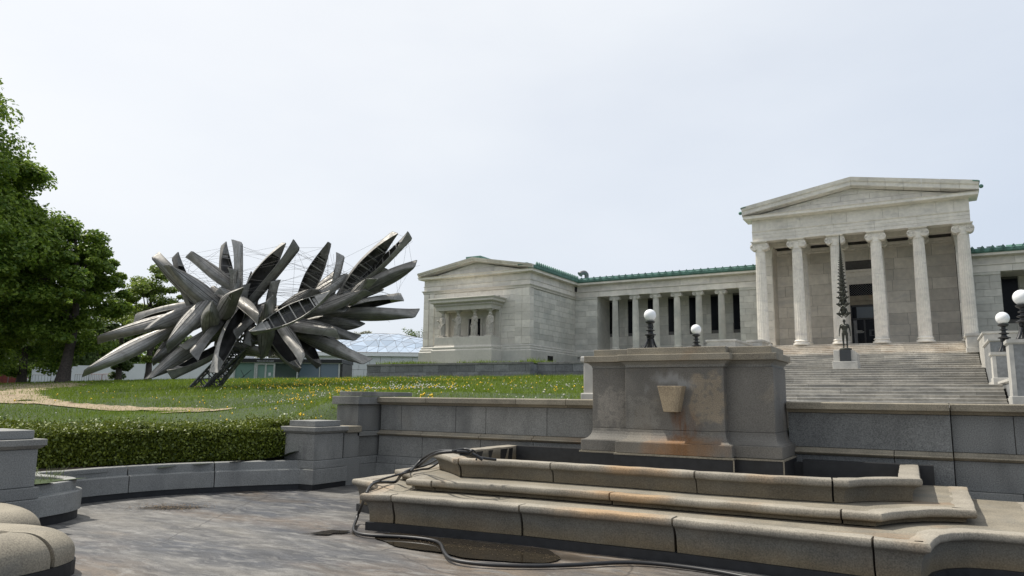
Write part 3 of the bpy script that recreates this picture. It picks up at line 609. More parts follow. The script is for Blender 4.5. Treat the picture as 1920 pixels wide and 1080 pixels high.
parapet([(-9.0,3.1),(-8.4,3.44),(-7.9,3.67),(-7.4,3.84),(-7.08,3.82),(-6.93,3.62),(-6.88,3.3),(-6.90,2.9),(-7.0,2.2)], .26, .385, 25)
obj('pipe', MB().tube([onZ(33,1092,.02),onZ(33,1068,.12),onZ(36,1058,.16),onZ(47,1051,.18)], .022, 8), M['rust'], None, smooth=40, label='small rusty bent pipe against the rounded parapet stones', category='pipe')

# ------------------------------------------------------------------ hedge in the planter
soil = MB(); bk = offset_line(ARC, .12); bk2 = offset_line(ARC, 3.0)
soil.rings([[(a.x,a.y,.43) for a in bk],[(a.x,a.y,.6) for a in bk2]], caps=False, close=False); obj('planter_soil', soil, M['soil'], kind='structure')
soil = MB().add([(-11.1,6.2,.42),(-9.75,5.5,.42),(-9.6,5.0,.42),(-9.6,4.7,.42),(-12.5,4.2,.42),(-12.5,6.4,.42)], [(0,1,2,3,4,5)]); obj('planter_soil', soil, M['soil'], kind='structure')
HL = [(-10.05,10.5),(-10.17,10.1),(-10.24,9.7),(-10.42,9.32)]+[tuple(p) for p in offset_line(ARC, .62)][2:6]+[(-11.75,6.6),(-11.9,5.8),(-12.1,5.0),(-12.6,3.6)]
hl = smooth_line(HL, 4); dep_h = 1.75
hd = thing('hedge', 'dense clipped green hedge behind the curved granite wall', 'hedge', (-11.8,7.4,.45))
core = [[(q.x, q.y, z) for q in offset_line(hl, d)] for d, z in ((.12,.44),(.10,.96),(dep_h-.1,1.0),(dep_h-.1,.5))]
obj('shade_core', MB().rings([list(c) for c in zip(*core)]), flat('hedge_shade', (.012,.018,.006), .95), hd)  # solid core below the leaves, coloured near black to imitate shade within the hedge
def hedge_leaves(n):
    base = np.array(hl); seg = np.linalg.norm(np.diff(base, axis=0), axis=1); cum = np.concatenate([[0], np.cumsum(seg)])
    offl = {d: np.array([tuple(p) for p in offset_line(hl, d)]) for d in (0, dep_h)}
    t = rng.uniform(0, cum[-1], n); k = np.clip(np.searchsorted(cum, t)-1, 0, len(seg)-1); u = ((t-cum[k])/seg[k])[:,None]
    p0 = offl[0][k]*(1-u)+offl[0][k+1]*u; p1 = offl[dep_h][k]*(1-u)+offl[dep_h][k+1]*u
    face = rng.random(n); top = face < .52
    s = np.where(top, rng.random(n)**1.3, 0); z = np.where(top, 1.0, .47+.55*rng.random(n))
    xy = p0*(1-s[:,None])+p1*s[:,None]
    bump = np.array([mnoise.noise((a*1.6, b_*1.6, c*2.2)) for a, b_, c in zip(xy[:,0], xy[:,1], z)])
    nrm = (p1-p0)/np.linalg.norm(p1-p0, axis=1)[:,None]
    jit = rng.normal(0, .035, n)+.11*bump+.05*np.sin(t*2.1)*np.sin(t*.7+1)
    xy = xy-nrm*np.where(top, 0, jit+.05)[:,None]+rng.normal(0,.012,(n,2)); z = z+np.where(top, jit*.9+.02, 0)+np.where(rng.random(n) < .03, rng.uniform(.03,.14,n), 0)*top
    return np.stack([xy[:,0], xy[:,1], z], 1)
def leaf_quads(C, size, nrm=None, tilt=.9):
    n = len(C); a = rng.normal(0,1,(n,3))*tilt
    if nrm is not None: a = a+nrm
    a /= np.linalg.norm(a, axis=1)[:,None]; b_ = np.cross(a, rng.normal(0,1,(n,3))); b_ /= np.linalg.norm(b_, axis=1)[:,None]; c = np.cross(a, b_)
    s = (size*rng.uniform(.65, 1.25, n))[:,None]
    V = np.concatenate([C+b_*s*.5, C+c*s*.3+a*s*.08, C-b_*s*.5, C-c*s*.3+a*s*.08]); i = np.arange(n)
    return V, np.stack([i, i+n, i+2*n, i+3*n], 1)
C_ = hedge_leaves(95000); V, F = leaf_quads(C_, np.full(len(C_), .052)); fast('leaves', V, F, M['hedge'], hd)
# a pale self-sown plant at the hedge foot, grass tufts in the planter corner
wd = thing('weed', 'pale leafy weed growing against the foot of the hedge', 'plant', (-10.95,6.9,.44))
c0 = P(176, 855, 12.6); C_ = np.array(c0)+rng.normal(0,1,(130,3))*np.array([.1,.12,.11]); V, F = leaf_quads(C_, np.full(130,.075)); fast('leaves', V, F, M['weed'], wd)
obj('stem', MB().tube([(c0.x,c0.y,.42),tuple(c0)], .006, 5), M['weed'], wd)
Xg = rng.uniform(-10.9,-9.75,260); Yg = rng.uniform(4.8,6.1,260); k = inpoly(Xg, Yg, [(-11,6),(-10.3,5.8),(-9.8,5.4),(-9.65,4.9),(-11,4.8)])
blades('planter_grass', Xg[k], Yg[k], rng.uniform(.05,.25,k.sum()), np.full(k.sum(),.012), M['weed'], Zg=np.full(k.sum(),.42), lean=.5, kind='stuff')

# ------------------------------------------------------------------ hoses, puddles, debris
HOSE = [(905,862,.86),(880,850,.93),(850,848,.95),(820,853,.92),(790,872,.72),(768,886,.62),(745,893,.6),(728,899,.5),(700,915,.43)]
hp = [onZ(x, y, z) for x, y, z in [(905,862,.86),(880,849,.94),(850,847,.95),(815,852,.90),(785,873,.66),(755,888,.6),(742,903,.45),(722,904,.47),(705,905,.5),(694,912,.48),(686,928,.40),(679,945,.25),(669,972,.06),(663,992,.025),(672,1000,.022),(700,1004,.022),(760,1007,.022),(805,1012,.022),(825,1019,.022),(832,1034,.022),(842,1046,.022),(865,1053,.022),(920,1059,.022),(1000,1061,.022),(1080,1059,.022),(1150,1055,.022),(1200,1055,.022),(1260,1060,.022),(1340,1071,.022),(1440,1090,.022),(1560,1112,.022)]]
def smooth3(pts, sub=5):
    pts = [Vector(p) for p in pts]; out = []; n = len(pts)
    for i in range(n-1):
        p0, p1, p2, p3 = [pts[max(0, min(n-1, k))] for k in (i-1, i, i+1, i+2)]
        for s in range(sub):
            t = s/sub; out.append(.5*((2*p1)+(p2-p0)*t+(2*p0-5*p1+4*p2-p3)*t*t+(3*p1-p0-3*p2+p3)*t**3))
    return out+[pts[-1]]
def hose(label, pts, r): obj('hose', MB().tube(smooth3(pts), r, 8), M['rubber'], None, smooth=50, label=label, category='hose', group='black hoses at the dry fountain')
hose('long black hose running from the cascade rim down across the pool floor', hp, .02)
hose('black hose arching high over the left corner of the top basin', [onZ(x,y,z) for x,y,z in ((770,884,.62),(790,862,.75),(815,848,.9),(840,845,.95),(870,850,.93),(900,858,.88),(930,862,.85))], .017)
hose('looped end of black hose curling at the top basin rim', [onZ(x,y,z) for x,y,z in ((848,846,.96),(870,842,.98),(884,845,.97),(880,852,.92),(862,852,.92))], .015)
hose('black hose standing up in a hoop at the top basin', [onZ(x,y,z) for x,y,z in ((876,843,.97),(888,845,.96),(894,853,.9),(893,862,.85))], .012)
hose('black hose lying low across the middle basin corner', [onZ(x,y,z) for x,y,z in ((820,862,.66),(800,872,.62),(786,876,.6),(770,880,.6),(760,886,.6))], .014)
hose('black hose crossing below the other loops at the middle basin', [onZ(x,y,z) for x,y,z in ((822,868,.64),(805,878,.6),(790,880,.6),(772,884,.6),(735,893,.6),(700,904,.44))], .014)
def puddle(label, L_, z=.003):
    pts = smooth_line([onZ(x,y,z).to_2d()[:] for x,y in L_]+[onZ(*L_[0],z).to_2d()[:]], 14)[:-1]
    pts = [(x+.10*mnoise.noise((x*2.3,y*2.3,2))+.012*mnoise.noise((x*11,y*11,4)), y+.10*mnoise.noise((x*2.3,y*2.3,7))+.012*mnoise.noise((x*11,y*11,9))) for x, y in pts]
    b = MB().add([(x,y,z) for x,y in pts], [tuple(range(len(pts)))]); obj('puddle', b, M['water'], None, label=label, category='puddle')
puddle('long shallow brown puddle along the front of the cascade', [(700,1004),(735,999),(800,1004),(880,1013),(960,1023),(1020,1030),(1052,1044),(1020,1054),(960,1051),(900,1048),(850,1041),(800,1032),(740,1022),(712,1014)])
puddle('small dark puddle on the open pool floor left of the cascade', [(588,1000),(606,996),(622,993.5),(640,994),(660,994.5),(652,998),(636,998.5),(622,1002),(604,1001)])
db = rng.normal(0,1,(420,2))*np.array([.30,.16]); cc = onZ(325,951,0); Xd = cc.x+db[:,0]*.9-db[:,1]*.4; Yd = cc.y+db[:,0]*.5+db[:,1]
C_ = np.stack([Xd, Yd, np.full(420,.012)], 1); V, F = leaf_quads(C_, np.full(420,.028), np.array([[0,0,3.]]), .4); fast('debris', V, F, M['straw'], kind='stuff')
# litter along the wet edge
t = rng.random(260); ex = 760+t*300+rng.normal(0,14,260); ey = 1012+t*34+rng.normal(0,5,260); C_ = np.array([tuple(onZ(x,y,.011)) for x,y in zip(ex,ey)]); V, F = leaf_quads(C_, np.full(260,.012), np.array([[0,0,3.]]), .4); fast('leaf_litter', V, F, M['straw'], kind='stuff')

# ------------------------------------------------------------------ grand stairs
XC = -4.17
st = thing('grand_staircase', 'broad flight of weathered stone steps up to the portico', 'stairs', (XC,36,1.5))
def flight(y_top, z_top, n, x0, x1, mat, back, cutx=None):
    for k in range(n):
        z = z_top-.15*k; y = y_top-.33*k; yb = (y_top+back) if k == 0 else y+.4
        spans = [(x0,x1)] if not cutx else [(x0,cutx[0]),(cutx[1],x1)]
        for a0, a1 in spans:
            x = a0
            while x < a1-.01:
                w = random.choice((2.0,2.6,3.1,3.7)) if k else random.choice((2.6,3.4)); e = min(a1, x+w)
                if a1-e < .8: e = a1
                dz = random.uniform(-.004,.004)
                j = random.uniform(-.006,.006); obj('step', MB().prism([(y+j+.035,z-.17),(y+j+.035,z-.052),(y+j+.004,z-.045),(y+j,z-.012),(y+j+.012,z+dz),(yb,z+dz),(yb,z-.17)], x+.003, e-.003, 'x'), mat, st)
                x = e
flight(36.0, 2.375, 6, -10.95, 2.52, M['step'], 10.2)
flight(48.2, 3.577, 8, -10.95, 2.6, M['step'], 4.3)
flight(54.4, 4.777, 8, -10.95, 2.66, M['step'], .95)
flight(56.75, 5.677, 6, -10.3, 2.08, M['step_warm'], .1)
obj('core', MB().box(-10.9, 34.4, .5, 2.5, 36.4, 1.55).box(-10.9, 36.3, .5, 2.5, 48.6, 2.2).box(-10.9, 48.4, .5, 2.5, 54.6, 3.4).box(-10.9,54.7,.5,2.0,60,4.6), M['mortar'], st)

def cheek(label, sgn):
    X = (lambda x: x) if sgn > 0 else (lambda x: 2*XC-x)
    t = thing('stair_cheek_wall', label, 'stair wall', (X(3),44,2), 'stepped side walls of the grand stairs')
    def blk(name, x0, x1, y0, y1, z0, z1, mat=M['cheek'], cap=.16, o=.07):
        a, c = sorted((X(x0), X(x1)))
        obj(name, MB().box(a, y0, z0, c, y1, z1-cap), mat, t, bevel=.01)
        obj('cap', MB().rings([[(a-d,y0-d,z),(c+d,y0-d,z),(c+d,y1+d,z),(a-d,y1+d,z)] for d, z in ((.0,z1-cap+.003),(o*.6,z1-cap+.04),(o,z1-cap+.06),(o,z1))]), M['cheek'], t)
        obj('plinth', MB().box(a-.05, y0-.05, z0-.01, c+.05, y1+.05, z0+.3), M['cheek'], t, bevel=.01)
    blk('block', 2.10, 3.1, 54.25, 58.0, 4.777, 5.96, cap=.2)
    blk('block', 2.72, 4.6, 48.7, 54.0, 3.577, 5.60)
    blk('block', 2.66, 4.4, 43.7, 48.5, 2.375, 4.82, M['slate'])
    blk('block', 2.62, 4.8, 33.2, 39.0, 1.5, 2.55, M['slate'])
cheek('stepped pale stone side wall right of the grand stairs', 1); cheek('stepped stone side wall left of the grand stairs, mostly behind the fountain block', -1)
for x, y, w, lab in ((3.0,39.7,.55,'right of the stairs, farther back'),(3.05,32.1,.55,'at the right edge of the picture'),(2*XC-2.77,32.1,.5,'behind the left of the fountain block'),(2*XC-2.77,39.7,.5,'behind the middle of the fountain block')):
    t = thing('lamp_pedestal', 'grey stone lamp pedestal '+lab, 'pedestal', (x,y,1.5), 'lamp pedestals of the stairs')
    zb = 2.375 if y > 35 else 1.5
    obj('shaft', MB().box(x-w, y-w, zb, x+w+.5, y+w, 3.70), M['slate'], t, bevel=.01)
    obj('corner_stone', MB().box(x-w-.02, y-w-.015, zb, x-w+.12, y+w+.01, 3.70), M['cheek'], t)
    obj('cap', MB().rings([[(x-w-d,y-w-d,z),(x+w+.5+d,y-w-d,z),(x+w+.5+d,y+w+d,z),(x-w-d,y+w+d,z)] for d, z in ((.0,3.702),(.06,3.75),(.08,3.76),(.08,3.88))]), M['cheek'], t)
    obj('base_moulding', MB().box(x-w-.06, y-w-.06, zb, x+w+.56, y+w+.06, zb+.36), M['cheek'], t, bevel=.02)
bk = thing('stair_block', 'low pale stone block at the foot of the stairs, cut by the right edge', 'stair wall', (3.2,27,1.5))
obj('block', MB().box(2.62, 26.6, 1.5, 4.0, 28.0, 2.06), M['cheek'], bk, bevel=.01); obj('cap', MB().box(2.56, 26.54, 2.064, 4.06, 28.06, 2.2), M['cheek'], bk, bevel=.02)

# lamps
lathe_l = MB().lathe([(.30,.0),(.30,.05),(.10,.08),(.09,.6),(.10,.62)], n=8)
for k in range(4):
    a = R(45+90*k); c, s = math.cos(a), math.sin(a); lathe_l.tube(smooth3([(c*.34,s*.34,.02),(c*.26,s*.26,.14),(c*.17,s*.17,.34),(c*.13,s*.13,.52),(c*.17,s*.17,.64)], 3), [.05]*12+[.03], 6)
me_base = lathe_l.mesh('base', M['black_iron'], 40)
me_post = MB().lathe([(.10,.62),(.24,.64),(.26,.68),(.22,.70),(.12,.74),(.10,.82),(.20,.85),(.21,.88),(.09,.92),(.085,1.0),(.16,1.02),(.16,1.05),(.085,1.08),(.09,1.16),(.20,1.22),(.22,1.25),(.22,1.28),(.14,1.31)], n=20).mesh('post', M['black_iron'], 35)
me_globe = MB().ball((0,0,1.57), .282, 32, 20).mesh('globe', M['globe'], 0)
for x, y, lab in ((2.99,39.7,'white globe lamp on the stone pedestal right of the stairs'),(3.05,32.1,'white globe lamp cut by the right edge of the picture'),(2*XC-2.77,32.1,'larger white globe lamp above the left part of the fountain block'),(2*XC-2.77,39.7,'smaller white globe lamp above the middle of the fountain block')):
    t = thing('globe_lamp', lab, 'lamp', (x,y,3.88), 'globe lamps of the stairs')
    for nm, me in (('base',me_base),('post',me_post),('globe',me_globe)): put(nm, me, t, Matrix.Translation((x,y,3.88)))

# ------------------------------------------------------------------ bronze column of figures on its pedestal
pd = thing('statue_pedestal', 'pale marble pedestal with dark front plate standing in the stairs', 'pedestal', (-4.48,48.6,3.58))
obj('base_block', MB().box(-5.2, 48.35, 3.57, -3.8, 50.4, 4.02), M['cheek'], pd, bevel=.02)
obj('side_block', MB().box(-5.14, 48.62, 4.02, -4.78, 50.4, 4.72), M['cheek'], pd, bevel=.02); obj('side_block', MB().prism([(-4.02,4.02),(-3.82,4.02),(-3.82,4.5),(-4.02,4.72)], 48.62, 50.4, 'y').box(-4.16,48.62,4.02,-4.02,50.4,4.72), M['cheek'], pd)
obj('front_plate', MB().box(-4.78, 48.52, 4.03, -4.16, 49.9, 4.735), flat('dark_plate', (.03,.033,.036), .35), pd, bevel=.01)
sx, sy, sz = -4.475, 49.1, 4.74
stt = thing('figure_column_statue', 'tall dark bronze of a standing nude man carrying ever smaller crouching figures', 'statue', (sx,sy,sz))
obj('base_plate', MB().lathe([(.34,0),(.36,.04),(.34,.10),(.2,.14)], (sx,sy,sz), 18), M['bronze'], stt, smooth=40)
b = MB(); z = .12
for s in (-1, 1):
    b.limb((.10*s,-.01,z+.06), (.11*s,0,z+.48), .045, .062).limb((.11*s,0,z+.48), (.095*s,.02,z+.92), .068, .095); b.ball((.105*s,-.07,z+.035), (.05,.13,.04))
    b.limb((.22*s,.02,z+1.42), (.29*s,.0,z+1.12), .058, .045).limb((.29*s,0,z+1.12), (.31*s,-.06,z+.86), .043, .03); b.ball((.315*s,-.075,z+.80), (.032,.045,.065)); b.limb((.30*s,-.10,z+.80), (.285*s,-.115,z+.75), .014, .012)
    b.ball((.10*s,-.085,z+1.36), (.10,.055,.075)); b.ball((.085*s,.09,z+.92), (.09,.09,.09)); b.ball((.16*s,.0,z+1.45), (.085,.07,.06))
b.ball((0,0,z+1.28), (.19,.12,.24)); b.ball((0,-.01,z+1.06), (.145,.105,.14)); b.ball((0,.01,z+.95), (.165,.115,.11)); b.limb((0,0,z+1.44), (0,-.01,z+1.58), .062, .055); b.ball((0,-.02,z+1.68), (.085,.10,.12)); b.ball((0,-.12,z+1.67), (.018,.025,.03)); b.ball((0,-.09,z+.90), (.03,.035,.045))
for s in (-1,1): b.ball((.085*s,0,z+1.68), (.015,.025,.035))
me = remeshed(b, 'standing_figure', M['bronze'], .016, 3)
put('standing_figure', me, stt, Matrix.Translation((sx,sy,sz)))
b = MB()
b.ball((0,.03,.22), (.17,.15,.22)); b.ball((0,-.05,.40), (.15,.13,.14)); b.ball((0,-.10,.53), (.085,.10,.11)); b.ball((0,.06,.06), (.17,.13,.12))
for s in (-1, 1):
    b.limb((.10*s,.04,.06), (.36*s,-.12,.10), .085, .062).limb((.36*s,-.12,.10), (.13*s,-.14,-.12), .058, .036); b.ball((.10*s,-.18,-.15), (.05,.09,.035))
    b.limb((.16*s,-.03,.38), (.25*s,-.16,.14), .05, .036).limb((.25*s,-.16,.14), (.06*s,-.17,-.04), .036, .028); b.ball((.04*s,-.18,-.07), (.045,.03,.035))
crouch = remeshed(b, 'crouching_figure', M['bronze'], .018, 2)
ys_ = [589,571,558,548,539,531.5,524.5,517.5,511.5,505.5,500,495.7,491.7,488,485,482,479.5,477,474.5,472,469.5,467,464.5,462,459.5,457,454.5,452,449.5,447,445,443]
for k, y in enumerate(ys_):
    zk = onY(1579, y, sy).z; zn = onY(1579, ys_[k+1], sy).z if k+1 < len(ys_) else zk+.07
    s = max(.10, (1.0, .97, .92, .80)[k] if k < 4 else .80*(.92**(k-3))); s = max(s, .08)
    M_ = Matrix.Translation((sx, sy+.02, zk-.06*s)) @ Matrix.Diagonal((s, s, max((zn-zk)/.47, .2) if k else 1.0, 1))
    put('crouching_figure', crouch, stt, M_)
obj('tip', MB().tube([(sx,sy,onY(1579,470,sy).z),(sx,sy,onY(1579,438,sy).z)], [.04,.012], 6), M['bronze'], stt)

# ------------------------------------------------------------------ stone terrace wall below the museum
tw = thing('terrace_wall', 'low blue-grey block wall between the lawn and the museum', 'wall', (-28,46,3))
unit = MB().box(-.5,-.5,-.5,.5,.5,.5)
UNIT = {}
def block(name, parent, mat, x0, y0, z0, x1, y1, z1):
    k = mat.name
    if k not in UNIT: UNIT[k] = unit.mesh('block_'+k, mat)
    return put(name, UNIT[k], parent, Matrix.Translation(((x0+x1)/2,(y0+y1)/2,(z0+z1)/2)) @ Matrix.Diagonal((x1-x0,y1-y0,z1-z0,1)))
def tw_run(x0, x1, y, top):
    obj('wall_core', MB().box(x0+.03, y+.04, 2.2, x1-.03, y+.8, top-.14), M['mortar'], tw)
    for z0, z1, w, d, mat in ((2.9,3.28,1.35,-.05,M['slate']),(3.29,3.50,2.2,-.03,M['slate']),(3.52,top-.15,1.5,.0,M['slate']),(top-.14,top,2.6,-.05,M['granite'])):
        x = x0
        while x < x1-.01:
            e = min(x1, x+w*random.uniform(.85,1.15)); e = x1 if x1-e < .4 else e
            block('wall_stone' if z1 < top else 'coping_stone', tw, mat, x+.01, y+d, z0, e-.01, y+.5, z1); x = e
tw_run(-40.2, -24.9, 46.0, 4.19); tw_run(-24.9, -12.0, 47.1, 4.20)
obj('return_face', MB().box(-25.2, 46.05, 2.9, -24.92, 47.5, 4.03), M['slate'], tw)

# ------------------------------------------------------------------ museum
mu = thing('museum', 'white marble museum with ionic portico, colonnade and caryatid wing', 'building', (-18,60,4))
def ashlar(x0, x1, z0, z1, y, courses, parent, mat, name='stone_block', holes=(), axis='y', depth=.16, wmin=1.1, wmax=2.0, gap=.017, join=False, proud=.0):
    """courses of separate blocks; axis 'y': wall faces -y at y; axis 'x': wall faces +x at x=y, and x0..x1 run along Y"""
    J = MB(); zz = z0; hh = (z1-z0)/courses
    for c in range(courses):
        xs = x0+(random.uniform(.3,1) if c % 2 else 0)*wmin*.6; cut = [x0]
        while xs < x1-wmin*.5:
            if xs > x0+.3: cut.append(xs)
            xs += random.uniform(wmin, wmax)
        cut.append(x1); a0, a1 = zz+gap/2, zz+hh-gap/2
        for a, e in zip(cut, cut[1:]):
            parts = [(a, e)]
            for hx0, hx1, hz0, hz1 in holes:
                if a1 > hz0+.02 and a0 < hz1-.02:
                    nw = []
                    for p, q in parts:
                        if q <= hx0 or p >= hx1: nw.append((p, q)); continue
                        if p < hx0-.05: nw.append((p, hx0))
                        if q > hx1+.05: nw.append((hx1, q))
                    parts = nw
            for p, q in parts:
                d = random.uniform(0,.006)+proud
                A_ = (p+gap/2, y-d, a0, q-gap/2, y+depth, a1) if axis == 'y' else (y-depth, p+gap/2, a0, y+d, q-gap/2, a1)
                if join: J.box(*A_)
                else: block(name, parent, mat, *A_)
        zz += hh
    if join: obj(name, J, mat, parent, kind='stuff')
def band(name, x0, x1, y0, y1, prof, parent=mu, mat=M['marble_trim'], cut=None, ends=(1,1)):
    """moulding run along X with mitred returns: prof = (projection, z) list"""
    obj(name, MB().rings([[(x0-d*ends[0], y0-d, z), (x1+d*ends[1], y0-d, z), (x1+d*ends[1], y1, z), (x0-d*ends[0], y1, z)] for d, z in prof]), mat, parent)
# columns
def fluted(rb, rt, h, n=20, flutes=True):
    b = MB(); rs = []
    for i in range(9):
        u = i/8; r = rb+(rt-rb)*(u**1.6); ring = []
        for k in range(n*4 if flutes else 28):
            a = 2*math.pi*k/(n*4 if flutes else 28); q = r*(1-(.0 if k % 4 == 0 or not flutes else (.125 if k % 4 == 2 else .095)))
            ring.append((q*math.cos(a), q*math.sin(a), h*u))
        rs.append(ring)
    return b.rings(rs)
def capital_mb(r, w, hz):
    """ionic: echinus, two scroll bolsters with raised spirals, abacus"""
    b = MB().lathe([(r*.97,0),(r*1.03,.06*hz),(r*1.0,.1*hz),(r*1.2,.42*hz),(r*1.25,.55*hz),(r*1.1,.62*hz)], n=28); vr = .36*hz
    for s in (-1, 1):
        cx = s*(w-vr); D = r*.98
        b.prism([(cx+vr*math.cos(2*math.pi*k/22), .50*hz+vr*math.sin(2*math.pi*k/22)) for k in range(22)], -D, D, 'y')
        for yy in (-D-.01, D+.01):
            sp = [(cx+s*-1*0+(vr*(1-.82*t/26))*math.cos(R(90)-s*t*.62*-1), yy, .50*hz+(vr*(1-.82*t/26))*math.sin(R(90)-s*t*.62*-1)) for t in range(27)]
            b.tube(sp, [.055*hz*(1-.6*t/27) for t in range(27)], 5); b.ball((cx,yy,.5*hz), (.085*hz,.05,.085*hz), 8, 5)
    b.box(-w+vr, -r*.95, .60*hz, w-vr, r*.95, .86*hz)
    b.rings([[(-q,-q*.9,z),(q,-q*.9,z),(q,q*.9,z),(-q,q*.9,z)] for q, z in ((w*.80,.86*hz),(w*.88,.94*hz),(w*.88,1.0*hz))]); return b
def base_mb(r, h):
    p = [(r*1.36,0),(r*1.40,.10*h),(r*1.36,.34*h),(r*1.2,.40*h),(r*1.12,.52*h),(r*1.16,.62*h),(r*1.22,.66*h),(r*1.24,.78*h),(r*1.16,.9*h),(r*1.02,1.0*h)]
    return MB().lathe(p, n=32)
COLX = [XC+k*2.666 for k in (-2.5,-1.5,-.5,.5,1.5,2.5)]
z0, zt = 5.68, 13.70
me_sh = fluted(.425, .35, zt-z0-.38-.80).mesh('column', M['marble_trim'], 28); me_cap = capital_mb(.35, .68, .80).mesh('capital', M['marble_trim'], 35); me_bs = base_mb(.425, .38).mesh('base', M['marble_trim'], 40)
def column(x, y, zb=z0, meshes=(me_sh,me_cap,me_bs), hb=.38, top=zt, hc=.80):
    c = put('column', meshes[0], mu, Matrix.Translation((x,y,zb+hb))); 
    put('capital', meshes[1], c, Matrix.Translation((x,y,top-hc))); put('base', meshes[2], c, Matrix.Translation((x,y,zb)))
for x in COLX: column(x, 57.1)
for x in COLX[1:5]: column(x, 59.7)
# stylobate and porch floor
block('stylobate', mu, M['step_warm'], -11.4, 57.0, 4.8, 3.0, 64, 5.675)
# entablature of the portico
pw = obj('porch_wall', MB().box(-11.25, 61.46, 5.6, 2.9, 62.2, 14.4).box(-11.20, 59.46, 5.6, -10.44, 61.5, 13.7).box(2.10, 59.46, 5.6, 2.86, 61.5, 13.7), M['mortar'], mu)
dx0, dx1 = -5.10, -3.22
ashlar(-10.44, 2.1, 5.68, 13.3, 61.40, 9, pw, M['marble'], holes=((dx0-.3,dx1+.3,5.6,11.7),), wmin=1.6, wmax=2.7)
ashlar(59.42, 61.4, 5.68, 13.0, -10.40, 9, pw, M['marble'], axis='x', wmin=.9, wmax=1.3)
ashlar(-11.24, -10.44, 5.68, 12.9, 59.40, 10, pw, M['marble'], wmin=.6, wmax=.9); ashlar(2.06, 2.86, 5.68, 12.9, 59.40, 10, pw, M['marble'], wmin=.6, wmax=.9)
band('wall_moulding', -10.4, 2.1, 61.38, 61.46, [(.0,13.3),(.05,13.36),(.05,13.5),(.12,13.6),(.14,13.7)]); band('anta_capital', -11.24, -10.40, 59.40, 61.4, [(.0,12.9),(.04,13.1),(.05,13.4),(.12,13.55),(.14,13.7)]); band('anta_capital', 2.06, 2.86, 59.40, 61.4, [(.0,12.9),(.04,13.1),(.05,13.4),(.12,13.55),(.14,13.7)])
# architrave in stones with three fasciae, frieze stones
ax0, ax1 = -11.32, 2.98; yf = 56.72
xs = [ax0]+[x for x in COLX[1:5]]+[ax1]
for a, e in zip(xs, xs[1:]):
    obj('architrave_stone', MB().prism([(yf+.05,13.705),(yf+.05,13.95),(yf+.025,13.96),(yf+.025,14.2),(yf,14.21),(yf,14.42),(yf-.05,14.46),(yf-.07,14.52),(57.5,14.52),(57.5,13.705)], a+.006, e-.006, 'x'), M['marble_trim'], mu)
x = ax0
for w in (.55,2.05,.9,2.2,1.0,2.35,1.0,2.3,1.05,1.4,1.6):
    e = min(ax1, x+w); 
    if ax1-e < .5: e = ax1
    block('frieze_stone', mu, M['marble_trim'], x+.006, yf+.06-random.uniform(0,.006), 14.525, e-.006, 57.5, 15.36); x = e
    if x >= ax1: break
obj('side_entablature', MB().box(ax0+.05, 57.5, 13.705, ax0+.85, 62, 15.36).box(ax1-.85, 57.5, 13.705, ax1-.05, 62, 15.36).box(-11.3,59.3,13.71,2.96,60.1,14.45), M['marble_trim'], mu)
obj('porch_ceiling', MB().box(-11.0, 57.4, 14.95, 2.7, 61.5, 15.1), M['marble_trim'], mu)
for x in COLX[1:5]: obj('ceiling_beam', MB().box(x-.35, 57.5, 14.3, x+.35, 59.3, 14.95).box(x-.35, 60.1, 14.3, x+.35, 61.46, 14.95), M['marble_trim'], mu)
band('cornice', ax0, ax1, yf, 58, [(.0,15.362),(.12,15.40),(.50,15.41),(.54,15.44),(.54,15.60),(.60,15.66),(.0,15.70)])
gx0, gx1 = ax0-.62, ax1+.62; ap = 17.05
def rake(name, x0, x1, zb, za, y0, y1, th, steps, parent=mu, mat=M['marble_trim']):
    xm = (x0+x1)/2; sl = (za-zb)/(xm-x0)
    for s in (-1, 1):
        N = steps
        for k in range(N):
            u0, u1 = k/N, (k+1)/N; xa = (x0 if s < 0 else x1)+(xm-(x0 if s < 0 else x1))*u0; xb = (x0 if s < 0 else x1)+(xm-(x0 if s < 0 else x1))*u1
            za_, zb_ = zb+(za-zb)*u0, zb+(za-zb)*u1; g = .012*(-s if False else (1 if s < 0 else -1))
            pr = [(0,.0),(-.10,.04),(-.42,.06),(-.46,.10),(-.46,th*.5),(-.55,th*.62),(-.60,th),(1.2,th),(1.2,.0)]
            obj(name, MB().rings([[(xx, y0+d, zz+h) for d, h in pr] for xx, zz in ((xa+g/2, za_), (xb-g/2, zb_))]), mat, parent)
rake('raking_cornice_stone', gx0, gx1, 15.70, ap, yf, 58, .68, 7)
def clip(poly, f):
    out = []
    for i in range(len(poly)):
        p, q = poly[i-1], poly[i]; a, c = f(p), f(q)
        if (a >= 0) != (c >= 0): t = a/(a-c); out.append((p[0]+(q[0]-p[0])*t, p[1]+(q[1]-p[1])*t))
        if c >= 0: out.append(q)
    return out
def tymp(x0, x1, zb, za, y, courses, parent, mat):
    hh = (za-zb)/courses; xm = (x0+x1)/2; sl = (za-zb)/(xm-x0)
    for c in range(courses):
        x = x0+(.9 if c % 2 else 0)
        while x < x1:
            e = x+random.uniform(1.5, 2.1); q = [(x+.007,zb+hh*c+.007),(e-.007,zb+hh*c+.007),(e-.007,zb+hh*(c+1)-.007),(x+.007,zb+hh*(c+1)-.007)]
            q = clip(clip(q, lambda p: zb+(p[0]-x0)*sl-p[1]), lambda p: zb+(x1-p[0])*sl-p[1]); x = e
            if len(q) > 2: obj('tympanum_stone', MB().prism(q, y-random.uniform(0,.006), y+.3, 'y'), mat, parent)
obj('gable_core', MB().prism([(gx0+.9,15.7),(gx1-.9,15.7),(XC,ap+.2)], yf+.40, 58, 'y'), M['mortar'], mu)
tymp(gx0+.5, gx1-.5, 15.70, ap-.02, yf+.18, 3, mu, M['marble_trim'])
